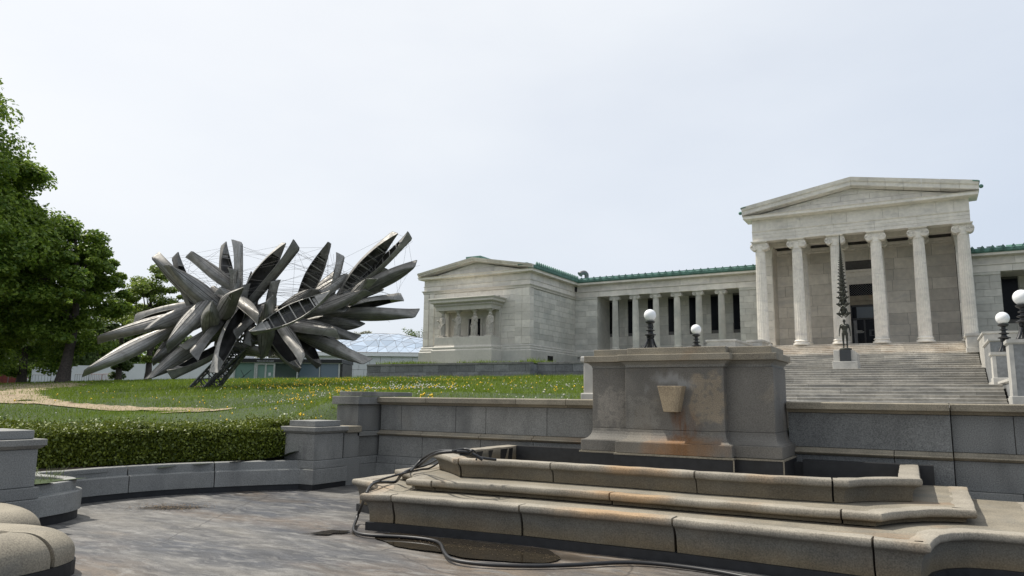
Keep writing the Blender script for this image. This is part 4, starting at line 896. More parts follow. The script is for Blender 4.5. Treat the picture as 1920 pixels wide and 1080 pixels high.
obj('portico_roof', MB().prism([(gx0+.5,16.1),(XC,ap+.66),(gx1-.5,16.1)], 57.9, 70, 'y'), M['copper'], mu)
obj('gable_cap', MB().prism([(gx0-.06,16.27),(gx0+.35,16.36),(gx0+.35,16.42),(gx0-.06,16.33)], 56.1, 58, 'y').prism([(gx1-.35,16.36),(gx1+.06,16.27),(gx1+.06,16.33),(gx1-.35,16.42)], 56.1, 58, 'y'), M['copper'], mu)
obj('rain_spout', MB().ball((gx0-.12,56.35,15.98), (.14,.2,.13), 10, 6), M['copper'], mu, smooth=60); obj('rain_spout', MB().ball((gx1+.12,56.35,15.98), (.14,.2,.13), 10, 6), M['copper'], mu, smooth=60)
# doorway
obj('door_surround', MB().box(dx0-.36,61.30,5.68,dx0,61.5,11.2).box(dx1,61.30,5.68,dx1+.36,61.5,11.2).box(dx0,61.30,10.60,dx1,61.5,11.2), M['marble_trim'], mu)
band('door_cornice', dx0-.4, dx1+.4, 61.28, 61.5, [(.0,11.2),(.05,11.3),(.08,11.5),(.2,11.55),(.24,11.7)])
obj('lintel', MB().box(dx0,61.32,8.98,dx1,61.5,9.30).box(dx0,61.29,9.31,dx1,61.5,9.70), M['granite_tan'], mu)
obj('grille', MB().box(dx0,61.42,9.70,dx1,61.5,10.6), M['dark_glass'], mu)
g = MB()
for k in range(-6, 16):
    for s in (1, -1):
        xa = dx0+k*.18; p, q = (xa, 9.72), (xa+s*.86, 10.58)
        xl, xr = max(min(p[0],q[0]),dx0), min(max(p[0],q[0]),dx1)
        if xr-xl > .1:
            f = lambda x: 9.72+(x-p[0])/(q[0]-p[0])*.86
            g.tube([(xl,61.40,f(xl)),(xr,61.40,f(xr))], .012, 4)
obj('lattice', g, M['steel'], mu, kind='stuff')
door = obj('door', MB().box(dx0,61.44,5.68,dx1,61.5,8.97), M['dark_glass'], mu)
fr = M['black_iron']
obj('transom_pane', MB().box(dx0+.42,61.40,7.98,dx1-.08,61.435,8.82), gl('grey_transom', (.07,.085,.10), .3), door)
for a, e, za, zb in ((dx0,dx0+.1,5.68,8.97),(dx1-.1,dx1,5.68,8.97),(XC-.06,XC+.06,5.68,7.9),(dx0,dx1,7.84,7.97),(dx0,dx1,8.84,8.97)): obj('frame', MB().box(a,61.385,za,e,61.44,zb), fr, door)
obj('side_panel', MB().box(dx0+.16,61.395,5.9,dx0+.40,61.435,7.8), M['steel'], door)
for k, w in enumerate((.42,.62,.5)): obj('lettering', MB().box(dx0+.33,61.39,6.98-k*.075,dx0+.33+w,61.394,7.01-k*.075), M['pale_frame'], door)
for k in range(6): obj('lettering', MB().box(XC+.28,61.39,7.0-k*.085,XC+.28+(.42 if k in (0,5) else .16),61.394,7.03-k*.085), M['steel'], door)

# colonnades left and right of the portico
YC, YB = 61.5, 64.5
me_sh2 = fluted(.30, .255, 10.93-6.0-.22-.46, flutes=True).mesh('column', M['marble_green'], 28); me_cap2 = capital_mb(.26, .49, .46).mesh('capital', M['marble_green'], 35); me_bs2 = base_mb(.30, .22).mesh('base', M['marble_green'], 40)
def wing_colonnade(x0, x1, o0, o1, cols, wins):
    cw = obj('colonnade_wall', MB().box(x0, YB+.05, 4.2, x1, YB+.6, 12), M['mortar'], mu)
    holes = [(a, a+1.06, 7.75, 10.76) for a in wins]
    ashlar(x0, x1, 5.7, 10.95, YB, 6, cw, M['marble_green'], holes=holes, wmin=1.0, wmax=1.7)
    for a in wins:
        w = obj('window', MB().box(a, YB+.022, 7.75, a+1.06, YB+.045, 10.76), M['dark_glass'], mu)
        obj('frame', MB().box(a, YB+.008, 7.75, a+.05, YB+.02, 10.76).box(a+1.01, YB+.008, 7.75, a+1.06, YB+.02, 10.76), M['black_iron'], w)
    for a, e, nm in ((x0, o0, 0), (o1, x1, 1)):
        if e-a > .1:
            ew = obj('end_wall', MB().box(a+.02, YC+.06, 5.0, e-.02, YB+.05, 11.0), M['marble_green'], mu); ashlar(a, e, 6.0, 10.72, YC, 9, ew, M['marble_green'], wmin=.75, wmax=1.3)
            band('pilaster_cap', a, e, YC-.03, YC+.4, [(.0,10.70),(.03,10.74),(.04,10.86),(.07,10.93)], mat=M['marble_green'], ends=(0,0))
            band('pilaster_base', a, e, YC-.03, YC+.4, [(.10,5.4),(.10,5.85),(.03,5.98),(.0,6.05)], mat=M['marble_green'], ends=(0,0))
    for x in cols: column(x, YC+.32, 6.0, (me_sh2,me_cap2,me_bs2), .22, 10.93, .46)
    block('stylobate', mu, M['marble_green'], o0, YC-.1, 5.0, o1, YB+.1, 5.995)
    block('porch_soffit', mu, M['marble_green'], x0, YC+.62, 10.94, x1, YB+.1, 11.1)
    n = max(2, int((x1-x0)/2.3))
    for k in range(n):
        a, e = x0+(x1-x0)*k/n, x0+(x1-x0)*(k+1)/n; block('architrave_stone', mu, M['marble'], a+.006, YC+.02, 10.945, e-.006, YC+.62, 11.42)
        block('frieze_stone', mu, M['marble'], a+.2, YC+.05-random.uniform(0,.006), 11.52, min(e+.188, x1), YC+.6, 12.02)
    band('architrave_moulding', x0, x1, YC, YC+.6, [(.0,11.425),(.05,11.45),(.05,11.515)], mat=M['marble'], ends=(0,0))
    band('cornice', x0, x1, YC, YC+1, [(.0,12.025),(.10,12.05),(.36,12.07),(.40,12.10),(.40,12.22),(.44,12.26)], mat=M['marble'], ends=(0,0))
    obj('gutter', MB().prism([(YC-.42,12.265),(YC-.50,12.36),(YC-.50,12.56),(YC-.46,12.60),(YC+.3,12.60),(YC+.3,12.265)], x0, x1, 'x'), M['copper'], mu)
    x = x0+.3
    while x < x1-.2:
        obj('roof_rib', MB().prism([(YC-.48,12.60),(YC-.48,12.70),(YC+4.2,13.55),(YC+4.2,13.45)], x-.06, x+.06, 'x'), M['copper'], mu)
        put('antefix', ME_ANT, mu, Matrix.Translation((x, YC-.5, 12.36))); x += .62
    obj('roof_slope', MB().prism([(YC-.45,12.60),(YC+4.3,13.46),(YC+8,12.6)], x0, x1, 'x'), M['roof_pale'], mu)
b = MB().prism([(-.13,.0),(.13,.0),(.15,.14),(.10,.30),(0,.42),(-.10,.30),(-.15,.14)], -.05, .05, 'y'); b.ball((0,-.06,.16), (.07,.05,.08), 6, 4); ME_ANT = b.mesh('antefix', M['copper'])
wing_colonnade(-28.6, -11.2, -26.33, -13.5, [-24.69,-22.75,-20.83,-18.92,-17.0,-15.07], [-26.45+1.955*k for k in range(7)])
wing_colonnade(2.85, 16.0, 4.75, 13.0, [7.0,9.0,11.0], [4.95+1.955*k for k in range(4)])
b = MB().tube(smooth3([(-29.4,66,12.9),(-29.4,66,13.75),(-29.42,65.95,13.98),(-29.55,65.8,14.12),(-29.75,65.55,14.05),(-29.85,65.4,13.9)], 4), [.22]*20+[.30], 14); obj('roof_vent', b, M['steel'], mu, smooth=50)

# caryatid wing
wx0, wx1, WY = -39.45, -28.60, 52.58
ww = obj('wing_wall', MB().box(wx0+.05, WY+.08, 4.1, wx1-.08, 68, 12.0), M['mortar'], mu)
ashlar(-38.35, -29.95, 6.05, 10.75, WY, 9, ww, M['marble'], holes=((-36.9,-31.5,6.0,9.9),), wmin=.9, wmax=1.6)
ashlar(52.72, 61.5, 6.05, 10.75, wx1, 10, ww, M['marble_green'], axis='x', wmin=.9, wmax=1.7)
for a, e in ((wx0, -38.9), (-38.86, -38.32), (-29.95, -29.30), (-29.26, wx1)):
    pr = .10 if a in (wx0, -29.26) else .07
    for k in range(7): block('pilaster_stone', ww, M['marble'], a, WY-pr, 6.05+.672*k+.006, e, WY+.1, 6.05+.672*(k+1)-.006)
ashlar(WY-.1, WY+.62, 6.05, 10.75, wx1+.06, 7, ww, M['marble'], axis='x', name='pilaster_stone', wmin=.9, wmax=.9, depth=.12)
band('wing_base', wx0, wx1, WY, 61.4, [(.30,4.1),(.30,5.50),(.26,5.56),(.22,5.60),(.24,5.68),(.20,5.78),(.13,5.82),(.15,5.92),(.08,6.0),(.06,6.045)], mat=M['marble_green'])
band('capital_band', wx0, wx1, WY, 61.45, [(.06,10.755),(.10,10.80),(.10,10.88),(.15,10.96),(.20,11.0),(.20,11.06),(.06,11.08)], mat=M['marble'])
n = 6
for k in range(n):
    a, e = wx0-.04+(wx1-wx0+.08)*k/n, wx0-.04+(wx1-wx0+.08)*(k+1)/n
    block('architrave_stone', mu, M['marble'], a+.005, WY-.06, 11.085, e-.005, WY+.5, 11.42); block('frieze_stone', mu, M['marble'], a+.005, WY-.03, 11.49, e-.005, WY+.5, 12.03)
for k in range(5):
    a, e = WY+.5+(61.4-WY-.5)*k/5, WY+.5+(61.4-WY-.5)*(k+1)/5
    block('architrave_stone', mu, M['marble'], wx1-.5, a+.005, 11.085, wx1+.06, e-.005, 11.42); block('frieze_stone', mu, M['marble'], wx1-.5, a+.005, 11.49, wx1+.03, e-.005, 12.03)
band('architrave_moulding', wx0, wx1, WY, 61.42, [(.05,11.425),(.10,11.45),(.10,11.485)], mat=M['marble'])
band('cornice', wx0, wx1, WY, 61.1, [(.0,12.035),(.12,12.06),(.42,12.08),(.45,12.11),(.45,12.22),(.52,12.29)], mat=M['marble'])
rake('raking_cornice_stone', wx0-.5, wx1+.5, 12.29, 13.33, WY, 54, .36, 4, mat=M['marble'])
obj('gable_core', MB().prism([(wx0+.5,12.2),(wx1-.5,12.2),((wx0+wx1)/2,13.4)], WY+.35, 54, 'y'), M['mortar'], mu)
tymp(wx0+.4, wx1-.4, 12.29, 13.32, WY+.14, 2, mu, M['marble'])
obj('wing_roof', MB().prism([(wx0-.5,12.5),((wx0+wx1)/2,13.66),(wx1+.5,12.5)], 53.9, 70, 'y'), M['copper'], mu)
obj('ridge_cap', MB().box(-34.8, 52.2, 13.62, -33.3, 54.5, 13.80), M['copper'], mu); obj('corner_cap', MB().box(-29.5, 52.1, 12.62, -28.6, 53.4, 12.80), M['copper'], mu); obj('corner_cap', MB().box(wx0-.5, 52.1, 12.60, wx0+.2, 53.4, 12.72), M['copper'], mu)
obj('gutter', MB().prism([(wx1+.50,12.295),(wx1+.58,12.40),(wx1+.58,12.56),(wx1,12.60),(wx1,12.295)], 52.3, 61.1, 'y'), M['copper'], mu)
for k in range(22): put('antefix', ME_ANT, mu, Matrix.Translation((wx1+.54, 52.8+.385*k, 12.50)) @ Matrix.Rotation(R(90),4,'Z'))
obj('basement_window', MB().box(wx1+.27, 55.3, 4.75, wx1+.32, 56.3, 5.2), M['dark_glass'], mu)
# caryatid porch
px0, px1, PY = -36.95, -31.30, 50.9
obj('porch_podium', MB().box(px0, PY, 5.95, px1, WY, 6.66), M['cast'], mu, bevel=.01)
band('porch_podium_moulding', px0, px1, PY, WY, [(.22,4.1),(.22,5.50),(.20,5.56),(.14,5.62),(.17,5.70),(.17,5.80),(.08,5.86),(.05,5.95)], mat=M['cast'])
band('porch_entablature', px0+.02, px1-.02, PY+.02, WY, [(.0,8.96),(.0,9.06),(.02,9.065),(.02,9.17),(.04,9.175),(.04,9.28),(.08,9.30),(.10,9.34)], mat=M['cast'])
band('porch_cornice', px0, px1, PY, WY, [(.12,9.50),(.20,9.55),(.36,9.60),(.38,9.63),(.38,9.80),(.46,9.86),(.50,9.95),(.48,9.98),(.0,10.06)], mat=M['cast'])
band('dentil_bed', px0, px1, PY, WY, [(.10,9.342),(.10,9.498)], mat=M['cast'])
dn = unit.mesh('dentil', M['cast'])
for k in range(44): put('dentil', dn, mu, Matrix.Translation((px0-.1+.135*k, PY-.14, 9.42)) @ Matrix.Diagonal((.075,.10,.13,1)))
for k in range(12): put('dentil', dn, mu, Matrix.Translation((px1+.14, PY+.0+.135*k, 9.42)) @ Matrix.Diagonal((.10,.075,.13,1)))
obj('porch_back_wall', MB().box(px0, WY-.04, 6.6, -34.55, WY+.1, 8.96).box(-33.35, WY-.04, 6.6, px1, WY+.1, 8.96).box(-34.55, WY-.04, 8.35, -33.35, WY+.1, 8.96), M['cast'], mu)
obj('porch_pilaster', MB().box(px0+.02, WY-.32, 6.66, px0+.42, WY-.04, 8.955), M['cast'], mu); obj('porch_pilaster', MB().box(px1-.42, WY-.32, 6.66, px1-.02, WY-.04, 8.955), M['cast'], mu)
obj('porch_door', MB().box(-34.55, WY+.05, 6.6, -33.35, WY+.1, 8.35), M['dark_glass'], mu); obj('porch_door_frame', MB().box(-34.75,WY-.12,6.66,-34.55,WY,8.5).box(-33.35,WY-.12,6.66,-33.15,WY,8.5).box(-34.55,WY-.12,8.35,-33.35,WY,8.5), M['cast'], mu)
def caryatid(turn, lift):
    b = MB(); rs = []
    for i in range(15):
        u = i/14; zz = .12+1.28*u; w = .235+.03*math.sin(u*3)-.03*u; d = .20-.03*u; ring = []
        for k in range(40):
            a = 2*math.pi*k/40; f = 1+(.09*math.sin(9*a+turn)+.05*math.sin(15*a))*(1-.55*u)
            ring.append((w*f*math.cos(a)+.02*math.sin(u*4), d*f*math.sin(a), zz))
        rs.append(ring)
    b.rings(rs); b.ball((.07,-.13,.78), (.10,.09,.30)); b.ball((0,0,1.32), (.19,.14,.22)); b.ball((0,-.02,1.50), (.23,.13,.13))
    for s in (-1,1): b.ball((.09*s,-.11,1.40), (.075,.06,.075)); b.ball((.20*s,0,1.53), (.075,.08,.075))
    b.limb((0,0,1.55), (0,-.01,1.70), .07, .065); b.ball((0,-.02,1.80), (.10,.115,.135)); b.ball((0,-.13,1.79), (.018,.03,.03)); b.ball((0,.02,1.84), (.13,.13,.11))
    for s in (-1,1): b.limb((.12*s,.0,1.80), (.15*s,-.02,1.52), .045, .035)
    b.limb((.23,.0,1.50), (.28,-.03,1.14), .07, .055); b.limb((.28,-.03,1.14), (.20,-.20,1.0) if lift != 2 else (.10,-.20,1.32), .052, .04); b.ball((.19,-.22,.98) if lift != 2 else (.07,-.21,1.34), (.04,.05,.05))
    if lift == 1: b.limb((-.23,.0,1.50), (-.30,-.06,1.18), .07, .055); b.limb((-.30,-.06,1.18), (-.36,-.20,1.34), .05, .04); b.ball((-.37,-.22,1.39), (.04,.04,.06)); b.lathe([(.06,0),(.08,.04),(.05,.12)], (-.37,-.24,1.30), 10)
    else: b.limb((-.23,.0,1.50), (-.30,-.0,1.14), .07, .055); b.limb((-.30,0,1.14), (-.33,-.10,.84), .05, .038); b.ball((-.335,-.12,.79), (.035,.045,.06))
    for k in range(5): b.limb((-.22+.05*k,-.20,.9-.05*k), (-.20+.06*k,-.22,.15), .03, .035)
    b.lathe([(.10,1.90),(.15,1.96),(.20,2.04),(.19,2.07)], n=16); b.box(-.24,-.22,2.07,.24,.22,2.16); b.box(-.28,-.26,.0,.28,.26,.10)
    return remeshed(b, 'caryatid', M['figure_stone'], .02, 1)
zc = 6.66; sc = (8.96-zc-.06)/2.16
for x, tn, lf in ((-36.42,0,1),(-34.82,1.2,1),(-33.14,2.2,2),(-31.62,.5,0)):
    block('caryatid_plinth', mu, M['cast'], x-.36, PY+.04, zc, x+.36, PY+.72, zc+.06)
    put('caryatid', caryatid(tn, lf), mu, Matrix.Translation((x, PY+.36, zc+.06)) @ Matrix.Rotation(R(random.uniform(-8,12)),4,'Z') @ Matrix.Scale(sc,4))

# ------------------------------------------------------------------ sculpture of bundled aluminium canoes
base_p = P(375, 727, 34.2)
sc_ = thing('canoe_sculpture', 'giant burst of old aluminium canoes wired to a leaning lattice mast on the lawn', 'sculpture', (base_p.x,base_p.y,gz(base_p.x,base_p.y)))
def canoe_mesh(blunt, inside=True):
    Lc, B, Dp = 5.0, .90, .34; N = 29; K = 9; b = MB()
    def sec(t, inset):
        at = abs(t); hb = B/2*max(1-at**(1.8 if not blunt else 2.3), 0)**(1.1 if not blunt else .95)+.014
        sheer = Dp*(1+.55*at**3.2); e = max(0, (at-.87)/.13); keel = (sheer-.04)*(1-math.sqrt(max(0,1-e*e)))+.05*at*at*(1-e)
        ring = []
        for k in range(-K, K+1):
            s = abs(k)/K; y = (hb-inset)*math.sin(min(1, s*1.08)*math.pi/2)**.9*(1 if k > 0 else -1 if k < 0 else 0); fz = .16*s+.84*s**2.7
            z = keel+inset+(sheer-keel-inset)*fz; ring.append((t*(Lc/2-inset), y, z))
        return ring
    ts = [math.copysign(abs(u)**.8, u) for u in np.linspace(-1, 1, N)]
    out = [sec(t, 0) for t in ts]; inn = [sec(t, .014) for t in ts]; n = 2*K+1
    b.rings(out, caps=False, close=False)
    b.mi = 1; b.rings([r[::-1] for r in inn], caps=False, close=False); b.mi = 0  # inner shell darker than the outside, shade in the hull put into colour
    for r1, r2 in ((out, inn),):
        for k in (0, n-1):
            vs = [r[k] for r in r1]+[r[k] for r in r2]; b.add(vs, [(i, i+1, N+i+1, N+i) for i in range(N-1)])
    b.add(out[0]+inn[0], [(i,i+1,n+i+1,n+i) for i in range(n-1)]); b.add(out[-1]+inn[-1], [(i,i+1,n+i+1,n+i) for i in range(n-1)])
    # keel strip and gunwale tubes
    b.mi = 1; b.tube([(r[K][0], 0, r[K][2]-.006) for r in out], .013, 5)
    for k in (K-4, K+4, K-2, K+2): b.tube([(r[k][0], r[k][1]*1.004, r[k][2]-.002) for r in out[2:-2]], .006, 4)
    b.mi = 0
    for k in (0, n-1): b.tube([(r[k][0], r[k][1], r[k][2]) for r in out], .018, 5)
    for s in (-1, 1):                              # end decks
        i0, i1 = (0, 6) if s < 0 else (N-7, N-1); vs = []; 
        for i in range(i0, i1+1): vs += [(ts[i]*Lc/2, out[i][0][1], out[i][0][2]+.004), (ts[i]*Lc/2, out[i][-1][1], out[i][-1][2]+.004)]
        b.add(vs, [(2*i, 2*i+1, 2*i+3, 2*i+2) for i in range(i1-i0)])
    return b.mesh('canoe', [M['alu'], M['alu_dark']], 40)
def ribs_mesh():
    b = MB(); 
    for t in (-.62,-.45,-.28,-.1,.1,.28,.45,.62):
        at = abs(t); hb = .45*(1-at**1.8)**1.1; pts = []
        for k in range(-7, 8):
            s = abs(k)/7; y = (hb-.025)*math.sin(min(1, s*1.08)*math.pi/2)**.9*(1 if k > 0 else -1 if k < 0 else 0); pts.append((t*2.5, y, .03+.05*at*at+.32*(1+.55*at**3.2)*(.16*s+.84*s**2.7)))
        b.tube(pts, .016, 4)
    return b.mesh('ribs', M['alu'])
me_canoe, me_blunt, me_ribs = canoe_mesh(False), canoe_mesh(True), ribs_mesh()
me_thwart = MB().box(-.03,-.40,-.014,.03,.40,.014).mesh('thwart', M['alu']); me_seat = MB().box(-.13,-.33,-.02,.13,.33,.012).mesh('seat', M['alu'])
def A_(x, y): return (130+x/3.2727, 410+y/3.2727)
def B_(x, y): return (440+x/3.2727, 410+y/3.2727)
CAN = [
 (A_,75,950,600,690,-3,-.5,(-.15,-.55,-.85),1.0),(A_,160,742,690,590,-1,0,(0,-.75,-.65),.95),(A_,393,607,720,535,1,.5,(.1,-1,.25),.95),(A_,468,682,720,580,-1.5,-.3,(0,.25,-1),.9),
 (A_,482,987,830,755,-2,0,(.2,.5,-1),1.05),(A_,612,975,930,800,-2.4,0,(.3,.9,-.45),1.0),(A_,505,888,640,750,-.8,0,(.5,.5,-1),.9),(A_,588,792,815,540,-2.6,-1,(.15,-.25,-1),1.1),
 (A_,512,222,745,465,.3,0,(.6,.4,-.8),1.0),(A_,592,277,915,535,-1.6,-.5,(-.35,-.45,-.85),1.1),(A_,640,220,760,545,.8,.4,(1,.3,.25),.95),(A_,730,205,990,405,0,0,(-.5,-.75,-.35),.95),
 (A_,942,150,975,430,.8,.3,(.9,.05,.5),.95),(A_,1038,130,1030,490,0,0,(-.9,0,.25),1.0),(A_,1008,305,1000,450,-.6,0,(-1,0,.3),.8),(A_,905,435,1040,495,-1.2,0,(0,-.8,-.6),.9),
 (A_,1020,440,925,600,-4.0,-1,(.55,.25,-.6),1.1),(A_,1165,612,1030,480,-3.2,-.6,(-.35,-.85,-.2),.9),(A_,868,540,860,690,-3.4,-.8,(-.3,.3,-1),1.0),(A_,748,842,935,630,-3.6,-.8,(.55,-.2,-.7),1.05),
 (A_,868,955,1030,590,-3.6,-1,(.95,.25,.25),1.0),(A_,1010,715,1150,590,-2.2,-.4,(.5,-.3,-.85),.95),
 (B_,303,138,70,490,0,0,(.45,-.35,.8),1.1),(B_,395,155,90,520,-1,-.2,(-.75,.5,.15),.95),(B_,590,142,425,470,-.4,.2,(-.25,-.1,1),1.0),(B_,655,215,600,410,.5,.4,(-1,0,.3),.9),
 (B_,985,72,665,445,0,.2,(.5,-.45,.8),1.05),(B_,1085,98,825,345,-.3,.2,(-.7,.55,.45),.95),(B_,1118,278,820,425,-.5,.2,(.15,.7,-.65),.95),(B_,840,365,735,475,-2,-.6,(.35,-.35,-.85),.9),
 (B_,828,440,500,565,-1.6,-.3,(.1,-.65,-.75),.95),(B_,1034,472,715,540,.5,.4,(.1,-.85,.4),.95),(B_,1128,590,630,590,-.5,0,(.02,.75,-.6),1.0),(B_,787,655,540,635,-.3,.2,(0,.3,-.95),.95),
 (B_,640,695,345,645,-2,-.4,(0,-.9,-.35),1.05),(B_,816,888,430,730,-1.6,0,(.2,.55,-.75),1.0),(B_,685,797,430,695,-.8,0,(.25,-.45,.85),1.0),(B_,428,865,285,650,-3,-.8,(-.75,-.45,-.45),.95),
 (B_,402,945,245,715,-1,0,(.6,-.15,.65),1.0),(B_,520,915,430,775,-.6,0,(.75,.2,.55),.95),(B_,592,468,232,648,-1.6,-2.6,(.2,.55,.8),1.1),(B_,205,492,180,765,-2.8,-1.4,(.2,.1,-1),1.0),
 (B_,246,375,215,560,-.8,0,(.8,0,-.5),1.0),(B_,706,342,510,465,.4,.2,(0,-.75,-.6),.95),(B_,505,432,355,515,-1,-.2,(.3,-.6,-.65),.95),(B_,240,832,0,790,.4,.2,(0,.7,-.7),.95),
 (B_,345,790,60,660,.6,.2,(0,-1,.1),1.0),(B_,430,600,90,560,.6,.8,(0,.8,-.5),1.0),(A_,1180,700,900,560,.2,.4,(.2,-1,.2),1.0),(B_,120,780,60,560,.5,.3,(1,0,.2),1.0),(B_,520,560,180,600,1.0,1.0,(0,1,0),1.0),(A_,820,700,1160,560,.5,.7,(0,.9,-.4),1.0),(A_,860,420,1040,560,.9,.6,(-.3,-.9,.1),.95),(B_,640,330,420,560,1.2,.9,(-.3,.6,-.7),.95),(A_,1120,330,1110,560,1.2,.8,(.2,.1,1),.9),
 (A_,690,800,1010,660,-1.6,0,(.3,.6,-.75),.9),(A_,560,735,860,600,-.4,0,(-.1,-.8,-.6),.9),(A_,430,640,700,600,.3,.2,(0,-.9,-.4),.85),(B_,910,415,620,500,.6,.3,(.1,-.6,.6),.9),(B_,760,740,420,650,-.4,0,(.1,.6,-.8),.9),
 (B_,930,300,700,470,.5,.3,(-.2,-.6,-.7),.9),(A_,690,360,920,530,.2,0,(.4,.5,-.8),.9),(B_,330,900,200,690,.3,.2,(.7,.1,.7),.9),(A_,1090,780,1130,560,-1.8,-.4,(.9,.1,-.4),.85),(B_,60,400,60,560,-.8,-.2,(.9,.1,-.4),.9),
 (B_,700,560,330,560,-1.0,.2,(0,.6,-.8),.9),(A_,560,900,860,700,-.6,.2,(.2,.8,-.5),.9),
]
TIPS = []; HUB = 34.3
for i, (fn, tx, ty, rx, ry, dt, dr, o, wd_) in enumerate(CAN):
    T = P(*fn(tx, ty), HUB+dt); Q = P(*fn(rx, ry), HUB+dr); a = (T-Q); vis = a.length; a.normalize()
    ln_ = max(vis, min(4.7, vis+1.0)); o3 = RT*o[0]+UP*o[1]-FW*o[2]; zax = (o3-a*o3.dot(a)).normalized(); yax = zax.cross(a)
    c = T-a*ln_/2-zax*.22
    m4 = Matrix(((a.x,yax.x,zax.x,c.x),(a.y,yax.y,zax.y,c.y),(a.z,yax.z,zax.z,c.z),(0,0,0,1))) @ Matrix.Diagonal((ln_/5.0, wd_*.84, wd_*(.92+.08*(i % 3)), 1))
    cn = put('canoe', me_blunt if i % 5 == 3 else me_canoe, sc_, m4); TIPS.append(T-a*.25); TIPS.append(T-a*1.2)
    if i in (24, 26, 40): put('ribs', me_ribs, cn, m4)
    if i in (12, 24, 26, 27, 36, 40):
        for t in (-1.2, -.55, .1, .7, 1.3): put('thwart', me_thwart, cn, m4 @ Matrix.Translation((t,0,.335+.012*t*t)) @ Matrix.Diagonal((1,1.1*(1-(abs(t)/2.5)**1.8),1,1)))
        for t in (-1.5, 1.55): put('seat', me_seat, cn, m4 @ Matrix.Translation((t,0,.28)) @ Matrix.Diagonal((1,.72,1,1)))
# leaning lattice mast on two trussed feet
def truss(p, q, w0, w1, name):
    p, q = Vector(p), Vector(q); d = (q-p).normalized(); s = d.cross(FW).normalized(); t = d.cross(s); N = 7
    cor = [[p.lerp(q, k/N)+(s*i+t*j)*(w0+(w1-w0)*k/N) for i, j in ((-1,-1),(1,-1),(1,1),(-1,1))] for k in range(N+1)]
    for c in range(4): obj('chord', MB().tube([cor[0][c], cor[-1][c]], .055, 6), M['steel'], sc_)
    for k in range(N):
        for c in range(4):
            obj('brace', MB().tube([cor[k][c], cor[k+1][(c+1) % 4]], .03, 5), M['steel'], sc_); obj('brace', MB().tube([cor[k+1][c], cor[k+1][(c+1) % 4]], .03, 5), M['steel'], sc_)
truss(P(366,731,34.0), P(470,630,34.2), .22, .34, 'a'); truss(P(396,731,34.5), P(452,655,34.4), .20, .26, 'b')
for x in (366, 396): q = P(x, 729, 34.2); obj('foot_plate', MB().box(q.x-.4,q.y-.4,q.z-.3,q.x+.4,q.y+.4,q.z-.02), M['steel'], sc_)
wire = MB().tube([(-.5,0,0),(.5,0,0)], 1, 4).mesh('cable', flat('dark_wire', (.05,.05,.05), .7)); n_w = 0
def cable(p, q):
    d = (q-p); put('cable', wire, sc_, Matrix.Translation((p+q)/2) @ d.to_track_quat('X','Z').to_matrix().to_4x4() @ Matrix.Diagonal((d.length,.0045,.0045,1)))
order = list(range(0, len(TIPS), 2)); rs_ = random.Random(11)
up_ = sorted([i for i in order if TIPS[i].z > 5.6], key=lambda i: px(*TIPS[i])[0])
for a, c in zip(up_, up_[1:]): cable(TIPS[a], TIPS[c])
for a in up_:
    for c in rs_.sample(up_, 2)+[rs_.choice(range(len(TIPS))) for _ in range(2)]:
        if a != c and (TIPS[a]-TIPS[c]).length < 9: cable(TIPS[a], TIPS[c]+Vector((rs_.uniform(-.3,.3),rs_.uniform(-.3,.3),rs_.uniform(-.5,.1))))
for a in rs_.sample(up_, 4):
    c = rs_.choice(order)
    if a != c and (TIPS[a]-TIPS[c]).length < 7: cable(TIPS[a], TIPS[c])

# ------------------------------------------------------------------ trees
def tree(label, name, x, y, h, rx, rz, zc, n, size, mat, seed, trunk=.4, group=None, clumps=60, flat_=.55, lean=0, branches=9, base=None, droop=.0, shell=.45, ztop=None):
    rg = np.random.default_rng(seed); rd = random.Random(seed); zb = gz(x, y) if base is None else base
    t = thing(name, label, 'tree', (x,y,zb), group)
    b = MB(); top = zb+h*.86; pts = [Vector((x+lean*u+.25*math.sin(u*5+seed), y+.2*math.sin(u*4), zb-.2+(top-zb)*u)) for u in np.linspace(0,1,8)]
    b.tube(pts, [trunk*(1.35 if k == 0 else 1)*(1-.11*k) for k in range(8)], 10); obj('trunk', b, M['wood'], t, smooth=60)
    C = []; 
    while len(C) < clumps:
        v = rg.normal(0,1,3); v /= np.linalg.norm(v); r = rg.uniform(shell, 1.0)
        w = 1.0 if v[2] < 0 else 1.0
        sh = (1-.45*max(0,v[2]*r)) if v[2] > 0 else (1-.25*abs(v[2]))
        C.append((x+lean*.6+v[0]*rx*r*sh*1.12, y+v[1]*rx*r*sh*1.12, zb+zc+v[2]*rz*r))
    C = np.array(C)
    for k in range(branches):
        c = C[rd.randrange(len(C))]; i = rd.randrange(2, 6); p = pts[i]
        mid = p.lerp(Vector(c), .5)+Vector((0,0,-.3+rd.random()*.8)); obj('branch', MB().tube(smooth3([p, mid, Vector(c)], 3), [trunk*.36*(1-.12*k2) for k2 in range(7)], 6), M['wood'], t, smooth=60)
    k = rg.integers(0, len(C), n); cr = (rx*.30)*rg.uniform(.4, 1.25, len(C))[k]
    v = rg.normal(0,1,(n,3)); v /= np.linalg.norm(v, axis=1)[:,None]; rr = rg.random(n)**.45
    off = v*(rr*cr)[:,None]; off[:,2] *= flat_; off[:,2] -= droop*np.hypot(off[:,0],off[:,1])**2/np.maximum(cr,.1)
    L_ = C[k]+off; V, F = leaf_quads(L_, np.full(n, size), v*.6+np.array([[0,0,.9]]), .75)
    fast('crown', V, F, mat, t); return t
def tp_(px_x, px_y, D): q = P(px_x, px_y, D); return q.x, q.y
GT = 'trees beyond the lawn'
x, y = tp_(-150, 712, 46); tree('huge dark green maple filling the left edge of the picture', 'maple_tree', x, y, 22, 6.9, 10.4, 10.4, 115000, .30, M['maple'], 3, .55, GT, 120, .5, droop=.22, base=2.3)
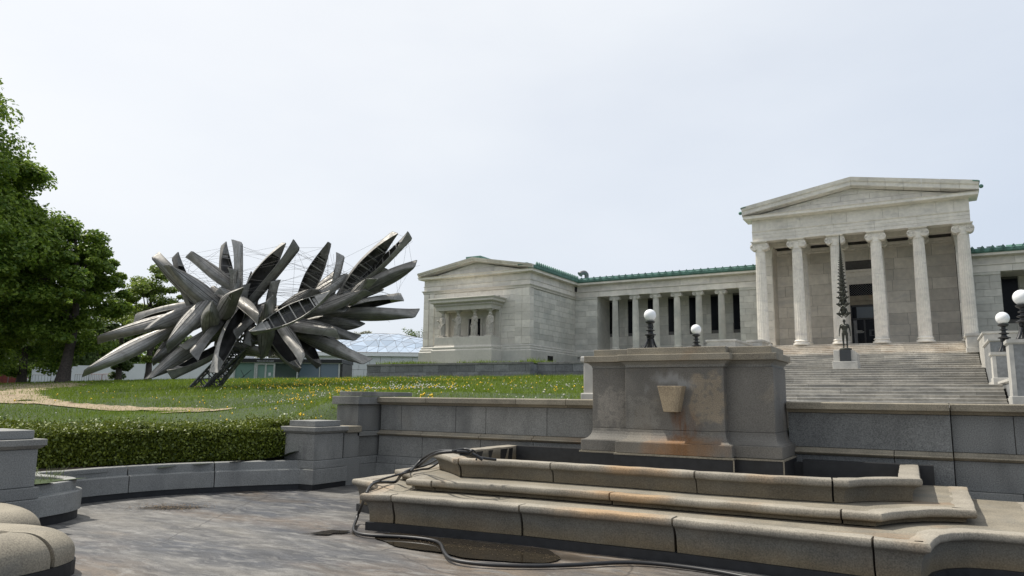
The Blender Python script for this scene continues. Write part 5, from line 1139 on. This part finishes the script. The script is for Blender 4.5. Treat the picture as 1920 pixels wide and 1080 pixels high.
x, y = tp_(-60, 712, 54); tree('tall broad maple behind the huge one at the left edge', 'maple_tree', x, y, 17, 6.0, 7.6, 8.4, 55000, .30, M['maple'], 23, .5, GT, 90, .5, droop=.2, base=2.3)
x, y = tp_(120, 713, 50); tree('dark maple with thick bare trunk rising in front of the white hoarding', 'maple_tree', x, y, 12.2, 3.8, 5.0, 6.9, 50000, .27, M['maple'], 5, .40, GT, 80, .5, droop=.2, base=2.25)
x, y = tp_(45, 650, 62); tree('lower dark tree between the two big maples', 'maple_tree', x, y, 11, 4.6, 5.0, 5.6, 34000, .30, M['maple'], 15, .35, GT, 60, .5, base=2.3)
x, y = tp_(272, 716, 56); tree('young light green tree with open crown behind the canoes', 'young_tree', x, y, 9.8, 2.7, 3.9, 5.8, 22000, .21, M['young'], 8, .26, GT, 60, .5, branches=14, base=2.3, droop=.1, shell=.3)
x, y = tp_(222, 690, 66); tree('bushy green tree between the dark maple and the young tree', 'bushy_tree', x, y, 9.4, 2.7, 4.4, 5.0, 20000, .26, M['backleaf'], 9, .3, GT, 50, .5, base=2.4)
for i, (a, D, h, rx, lab) in enumerate(((330,100,10,4.0,'far olive tree just right of the young tree'),(520,120,14,3.6,'far pale tree showing through the middle of the canoes'),(90,95,12,6,'dark far tree behind the white hoarding, left of the trunk'),(175,95,11,5,'dark far tree behind the white hoarding, right of the trunk'),(20,90,12,6,'dark far tree behind the red fence'))):
    x, y = tp_(a, 700, D); tree(lab, 'far_tree', x, y, h, rx, h*.38, h*.55, 9000, .42, M['backleaf'] if i != 1 else M['blossom'], 40+i, .3, GT, 40, .7, base=2.2)
TL = []
for k in range(26):
    q = P(-90+15*k, 700, 118); TL.append((q.x+rng.normal(0,2), q.y+rng.normal(0,3), 2.2+rng.uniform(2.5,8.5)*(1 if k < 20 else .6)))
for k in range(26): TL.append((TL[k][0], TL[k][1], 4.0))
TL = np.array(TL); k = rng.integers(0, len(TL), 42000); v = rng.normal(0,1,(42000,3)); v /= np.linalg.norm(v, axis=1)[:,None]; L_ = TL[k]+v*(rng.random(42000)**.4*3.2)[:,None]*np.array([1,1,.8])
V, F = leaf_quads(L_, np.full(42000, .6), v*.6+np.array([[0,0,.8]]), .75); fast('treeline', V, F, M['maple'], kind='stuff')
x, y = tp_(668, 690, 125); tree('pale blossoming tree above the glass roof', 'blossoming_tree', x, y, 11.5, 4.2, 3.3, 8.0, 6500, .40, M['blossom'], 60, .3, GT, 45, .7, base=2)
x, y = tp_(778, 690, 125); tree('thin budding tree between the glass roof and the marble wing', 'budding_tree', x, y, 12.4, 3.4, 3.8, 8.4, 1500, .30, M['backleaf'], 61, .28, GT, 40, .7, branches=30, base=2)
for k, a in enumerate((705, 727, 742)):
    x, y = tp_(a, 690, 150); tree(('small distant tree above the left of the glass roof','tiny distant tree above the middle of the glass roof','distant tree tip above the right of the glass roof')[k], 'distant_tree', x, y, 10.2+k*.3, 2.2, 2.2, 7.8, 700, .36, M['backleaf'], 70+k, .2, GT, 20, .7, branches=14, base=2)

# ------------------------------------------------------------------ behind the lawn: hoarding, fence, pavilion, glass roofed building
def facing(p, q):                                     # frame along a horizontal line p-q seen from the eye
    d = Vector((q.x-p.x, q.y-p.y, 0)); L_ = d.length; d.normalize(); n = Vector((d.y, -d.x, 0))
    if n.dot(EYE-p) < 0: n = -n
    return Matrix(((d.x,n.x,0,p.x),(d.y,n.y,0,p.y),(0,0,1,0),(0,0,0,1))), L_
hb = P(58, 712, 88); he = P(440, 706, 88); mh, Lh = facing(hb, he)
ho = thing('hoarding', 'long plain white site hoarding behind the trees', 'hoarding', (hb.x,hb.y,2.2)); k = 0; x = 0; n = 9
for i in range(n):
    a, e = Lh*i/n, Lh*(i+1)/n; z1 = P(58+382*i/n, 688-14*i/n, 88).z
    put('panel', MB().box(a+.01,-.1,1.5,e-.01,0,z1).mesh('panel', M['white_wall']), ho, mh)
gd = put('gate', MB().box(Lh*.925,.02,1.5,Lh*.96,.06,P(435,690,88).z).mesh('gate', flat('grey_gate', (.22,.22,.23))), ho, mh)
fp = P(-40, 714, 76); fq = P(52, 714, 76); mf, Lf = facing(fp, fq)
rf = thing('mesh_fence', 'low fence hung with dark red mesh at the left edge of the lawn', 'fence', (fp.x,fp.y,2.2))
zt_ = P(20, 694, 76).z
put('mesh_sheet', MB().box(0,0,1.8,Lf*.86,.03,zt_-.25).mesh('mesh_sheet', flat('red_mesh', (.13,.025,.02), .9, .3, 3)), rf, mf)
for i in range(6): put('post', MB().box(Lf*i/5-.03,-.04,1.8,Lf*i/5+.03,.04,zt_).mesh('post', M['steel']), rf, mf)
put('rail', MB().box(0,.04,zt_-.05,Lf,.08,zt_).mesh('rail', M['steel']), rf, mf)
put('sign_board', MB().box(Lf*.84,.05,zt_-.75,Lf*.90,.08,zt_-.15).mesh('sign_board', M['white_wall']), rf, mf)
bp_me = None
def barrier(x0, x1, lab, col):
    p = P(x0, 713, 72); q = P(x1, 713, 72); m, L_ = facing(p, q); zb = gz(p.x, p.y)-.05; zt2 = zb+1.15
    t = thing('crowd_barrier', lab, 'barrier', (p.x,p.y,zb), 'barriers in front of the hoarding')
    put('frame', MB().tube([(0,0,zb),(0,0,zt2),(L_,0,zt2),(L_,0,zb)], .035, 6).mesh('frame', col), t, m)
    for k in range(1, 6): put('bar', MB().tube([(L_*k/6,0,zb+.2),(L_*k/6,0,zt2)], .016, 4).mesh('bar', col), t, m)
    put('bottom_rail', MB().tube([(0,0,zb+.2),(L_,0,zb+.2)], .022, 4).mesh('bottom_rail', col), t, m)
redp = flat('faded_red_paint', (.30,.10,.09), .6)
barrier(60, 95, 'grey crowd barrier left of the bare maple trunk', M['steel']); barrier(140, 166, 'grey crowd barrier just right of the bare maple trunk', M['steel']); barrier(170, 190, 'faded red crowd barrier under the lowest canoe', redp); barrier(192, 208, 'narrow faded red barrier right of the lowest canoe tip', redp)
db_ = thing('site_debris', 'jumble of broken red and white barrier boards beside the red mesh fence', 'boards', tuple(P(45,714,74)))
for k in range(5):
    p = P(41+k*2.5, 714, 74); q = P(46+k*1.5, 704+k*1.6, 74); obj('board', MB().tube([p, q], .09, 4), redp if k % 2 else M['white_wall'], db_)
# pavilion
pp = P(437, 708, 76); pq = P(640, 706, 76); mp_, Lp = facing(pp, pq); pv = thing('pavilion', 'low black edged shop pavilion with green glass front below the canoes', 'building', (pp.x,pp.y,2.2))
def pz(y, x=540): return P(x, y, 76).z
Xp = lambda x: Lp*(x-437)/203
def pb(name, x0, x1, y0, y1, d0, d1, mat, parent=pv): return put(name, MB().box(Xp(x0), d0, pz(y1), Xp(x1), d1, pz(y0)).mesh(name, mat), parent, mp_)
pb('wall', 437, 640, 680, 716, -5, -.35, M['alu_dark']); pb('fascia', 436, 641, 673, 679.5, -5.2, .25, flat('black_fascia', (.012,.012,.013), .5)); pb('roof_edge', 438, 639, 671.8, 673, -5, .1, M['white_wall'])
pb('side_wall', 429, 437, 675, 716, -5, .0, M['white_wall']); pb('head_rail', 437, 640, 679.6, 681.2, -.2, .08, M['pale_frame'])
for x0, x1, m in ((440,476,'glass_green'),(482,496,'glass_green'),(499,512,'glass_green'),(515,556,'glass_dim'),(559,598,'glass_blue'),(600,634,'glass_blue')): pb('pane', x0, x1, 681.4, 716, -.12, -.08, M[m])
for x0, x1 in ((437.5,440),(476,478.5),(479,482),(496,499),(512,515),(556,558.5),(598,599.6),(634,636.5)): pb('mullion', x0, x1, 681.3, 716, -.14, .06, M['pale_frame'])
pb('door_head', 479, 514, 681.4, 684, -.13, .07, M['pale_frame']); pb('notice', 502.5, 507, 699, 705, -.075, -.07, M['white_wall'])
for a, c in (((450,694),(458,708)),((470,694),(452,710))):
    p, q = Xp(a[0]), Xp(c[0]); put('tape_cross', MB().tube([(p,-.06,pz(a[1])),(q,-.06,pz(c[1]))], .02, 4).mesh('tape_cross', M['black_iron']), pv, mp_)
cu = bpy.data.curves.new('lettering', 'FONT'); cu.body = 'BUFFALO AKG ART MUSEUM'; cu.size = .30; cu.extrude = .01
t_ = put('lettering', cu, pv, mp_ @ Matrix.Translation((Xp(513), .28, pz(678.4))) @ Matrix(((-1,0,0,0),(0,0,1,0),(0,1,0,0),(0,0,0,1))))
cu.materials.append(M['white_wall'])
bpy.context.view_layer.update(); wT = t_.dimensions.x; me_t = bpy.data.meshes.new_from_object(t_.evaluated_get(bpy.context.evaluated_depsgraph_get())); bpy.data.objects.remove(t_); me_t.name = 'lettering'
put('lettering', me_t, pv, mp_ @ Matrix.Translation((Xp(481.5), .28, pz(678.3))) @ Matrix(((1,0,0,0),(0,0,1,0),(0,1,0,0),(0,0,0,1))) @ Matrix.Scale((Xp(513)-Xp(481.5))/max(wT,.1), 4))
tz = pz(671.5)
o = put('tarpaulin', MB().ball((Xp(452),-1.5,tz+.2), (.75,.5,.42), 10, 6).mesh('tarpaulin', flat('grey_tarp', (.36,.37,.39), .7), 0), None, mp_); o['label'] = 'bundle of pale grey tarpaulin on the pavilion roof'; o['category'] = 'tarpaulin'
o = put('barrel', MB().lathe([(.22,0),(.25,.1),(.25,.5),(.2,.55)], (Xp(440),-1.2,tz), 10).mesh('barrel', flat('blue_plastic', (.02,.06,.18), .5), 40), None, mp_); o['label'] = 'blue barrel beside the tarpaulin on the pavilion roof'; o['category'] = 'barrel'
fl = thing('flower_tub', 'tub of yellow and dark red flowers on the pavilion roof', 'flower tub', tuple(P(540,671,77)))
q = P(540, 670.5, 77); obj('tub', MB().lathe([(.3,0),(.4,.25)], (q.x,q.y,q.z-.1), 10), M['black_iron'], fl)
C_ = np.array(q)+rng.normal(0,1,(60,3))*np.array([.4,.2,.13])+np.array([0,0,.3]); V, F = leaf_quads(C_, np.full(60,.22)); fast('blossoms', V, F, M['yellow'], fl)
C_ = np.array(q)+rng.normal(0,1,(30,3))*np.array([.45,.2,.1])+np.array([0,0,.15]); V, F = leaf_quads(C_, np.full(30,.2)); fast('dark_blossoms', V, F, flat('dark_red_petals', (.12,.02,.02)), fl)
# new building: white wall and faceted glass roof
gp0 = P(560, 700, 96); gp1 = P(812, 690, 96); mg, Lg = facing(gp0, gp1); nb = thing('glass_roofed_building', 'modern white building with low faceted glass roof behind the terrace wall', 'building', (gp0.x,gp0.y,2.2))
Xg = lambda x: Lg*(x-560)/252
def gzz(y, x=700): return P(x, y, 96).z
for k in range(9):
    for r_ in range(3):
        a, e = 632+k*20.2+(10 if r_ % 2 else 0), 632+(k+1)*20.2+(10 if r_ % 2 else 0); z0_, z1_ = 1.5+(gzz(668)-1.5)*r_/3, 1.5+(gzz(668)-1.5)*(r_+1)/3
        block_m = MB().box(Xg(a)+.02, -.3, z0_+.02, Xg(min(e,812))-.02, random.uniform(0,.01), z1_-.02).mesh('wall_panel', M['white_wall']); put('wall_panel', block_m, nb, mg)
put('wall_core', MB().box(Xg(560), -8, 1.5, Xg(812), -.32, gzz(668)).mesh('wall_core', M['white_wall']), nb, mg)
put('roof_edge', MB().box(Xg(560), -9, gzz(668)+.02, Xg(815), .35, gzz(661.5)).mesh('roof_edge', flat('bright_white_edge', (.8,.8,.8), .6, .03)), nb, mg)
put('dark_block', MB().box(Xg(556), -26, 2, Xg(590), -14, gzz(640)).mesh('dark_block', flat('slate_cladding', (.06,.07,.085), .5)), nb, mg)
rows, colsn = 6, 15; pts = {}
for r_ in range(rows+1):
    for c in range(colsn+1):
        u = (c+(.5 if r_ % 2 else 0))/colsn; vv = r_/rows; xx = Xg(540)+(Xg(850)-Xg(540))*u; h = math.sin(min(1,max(0,u))*math.pi)**.6
        pts[r_,c] = Vector((xx+rs_.uniform(-.5,.5)*(0 < r_), -.2-13*vv+rs_.uniform(-.5,.5)*(0 < r_ < rows), gzz(661)+.05+(3.5*math.sin(vv*math.pi*.55))*h+rs_.uniform(-.12,.12)*(r_ > 0)))
mull = MB()
for r_ in range(rows):
    for c in range(colsn):
        q = [pts[r_,c], pts[r_,c+1], pts[r_+1,c], pts[r_+1,c+1]]
        tris = ((q[0],q[1],q[2]),(q[1],q[3],q[2])) if r_ % 2 == 0 else ((q[0],q[1],q[3]),(q[0],q[3],q[2]))
        for tr in tris:
            cen = (tr[0]+tr[1]+tr[2])/3; ps = [cen+(p-cen)*.97 for p in tr]; nrm = (ps[1]-ps[0]).cross(ps[2]-ps[0]).normalized()*.04
            put('roof_pane', MB().add([*ps]+[p-nrm for p in ps], [(0,1,2),(5,4,3),(0,3,4,1),(1,4,5,2),(2,5,3,0)]).mesh('roof_pane', M['dome_glass']), nb, mg)
            for p, e in ((0,1),(1,2),(2,0)): mull.tube([tr[p], tr[e]], .06, 4, False)
put('mullions', mull.mesh('mullions', M['steel']), nb, mg, kind='stuff')
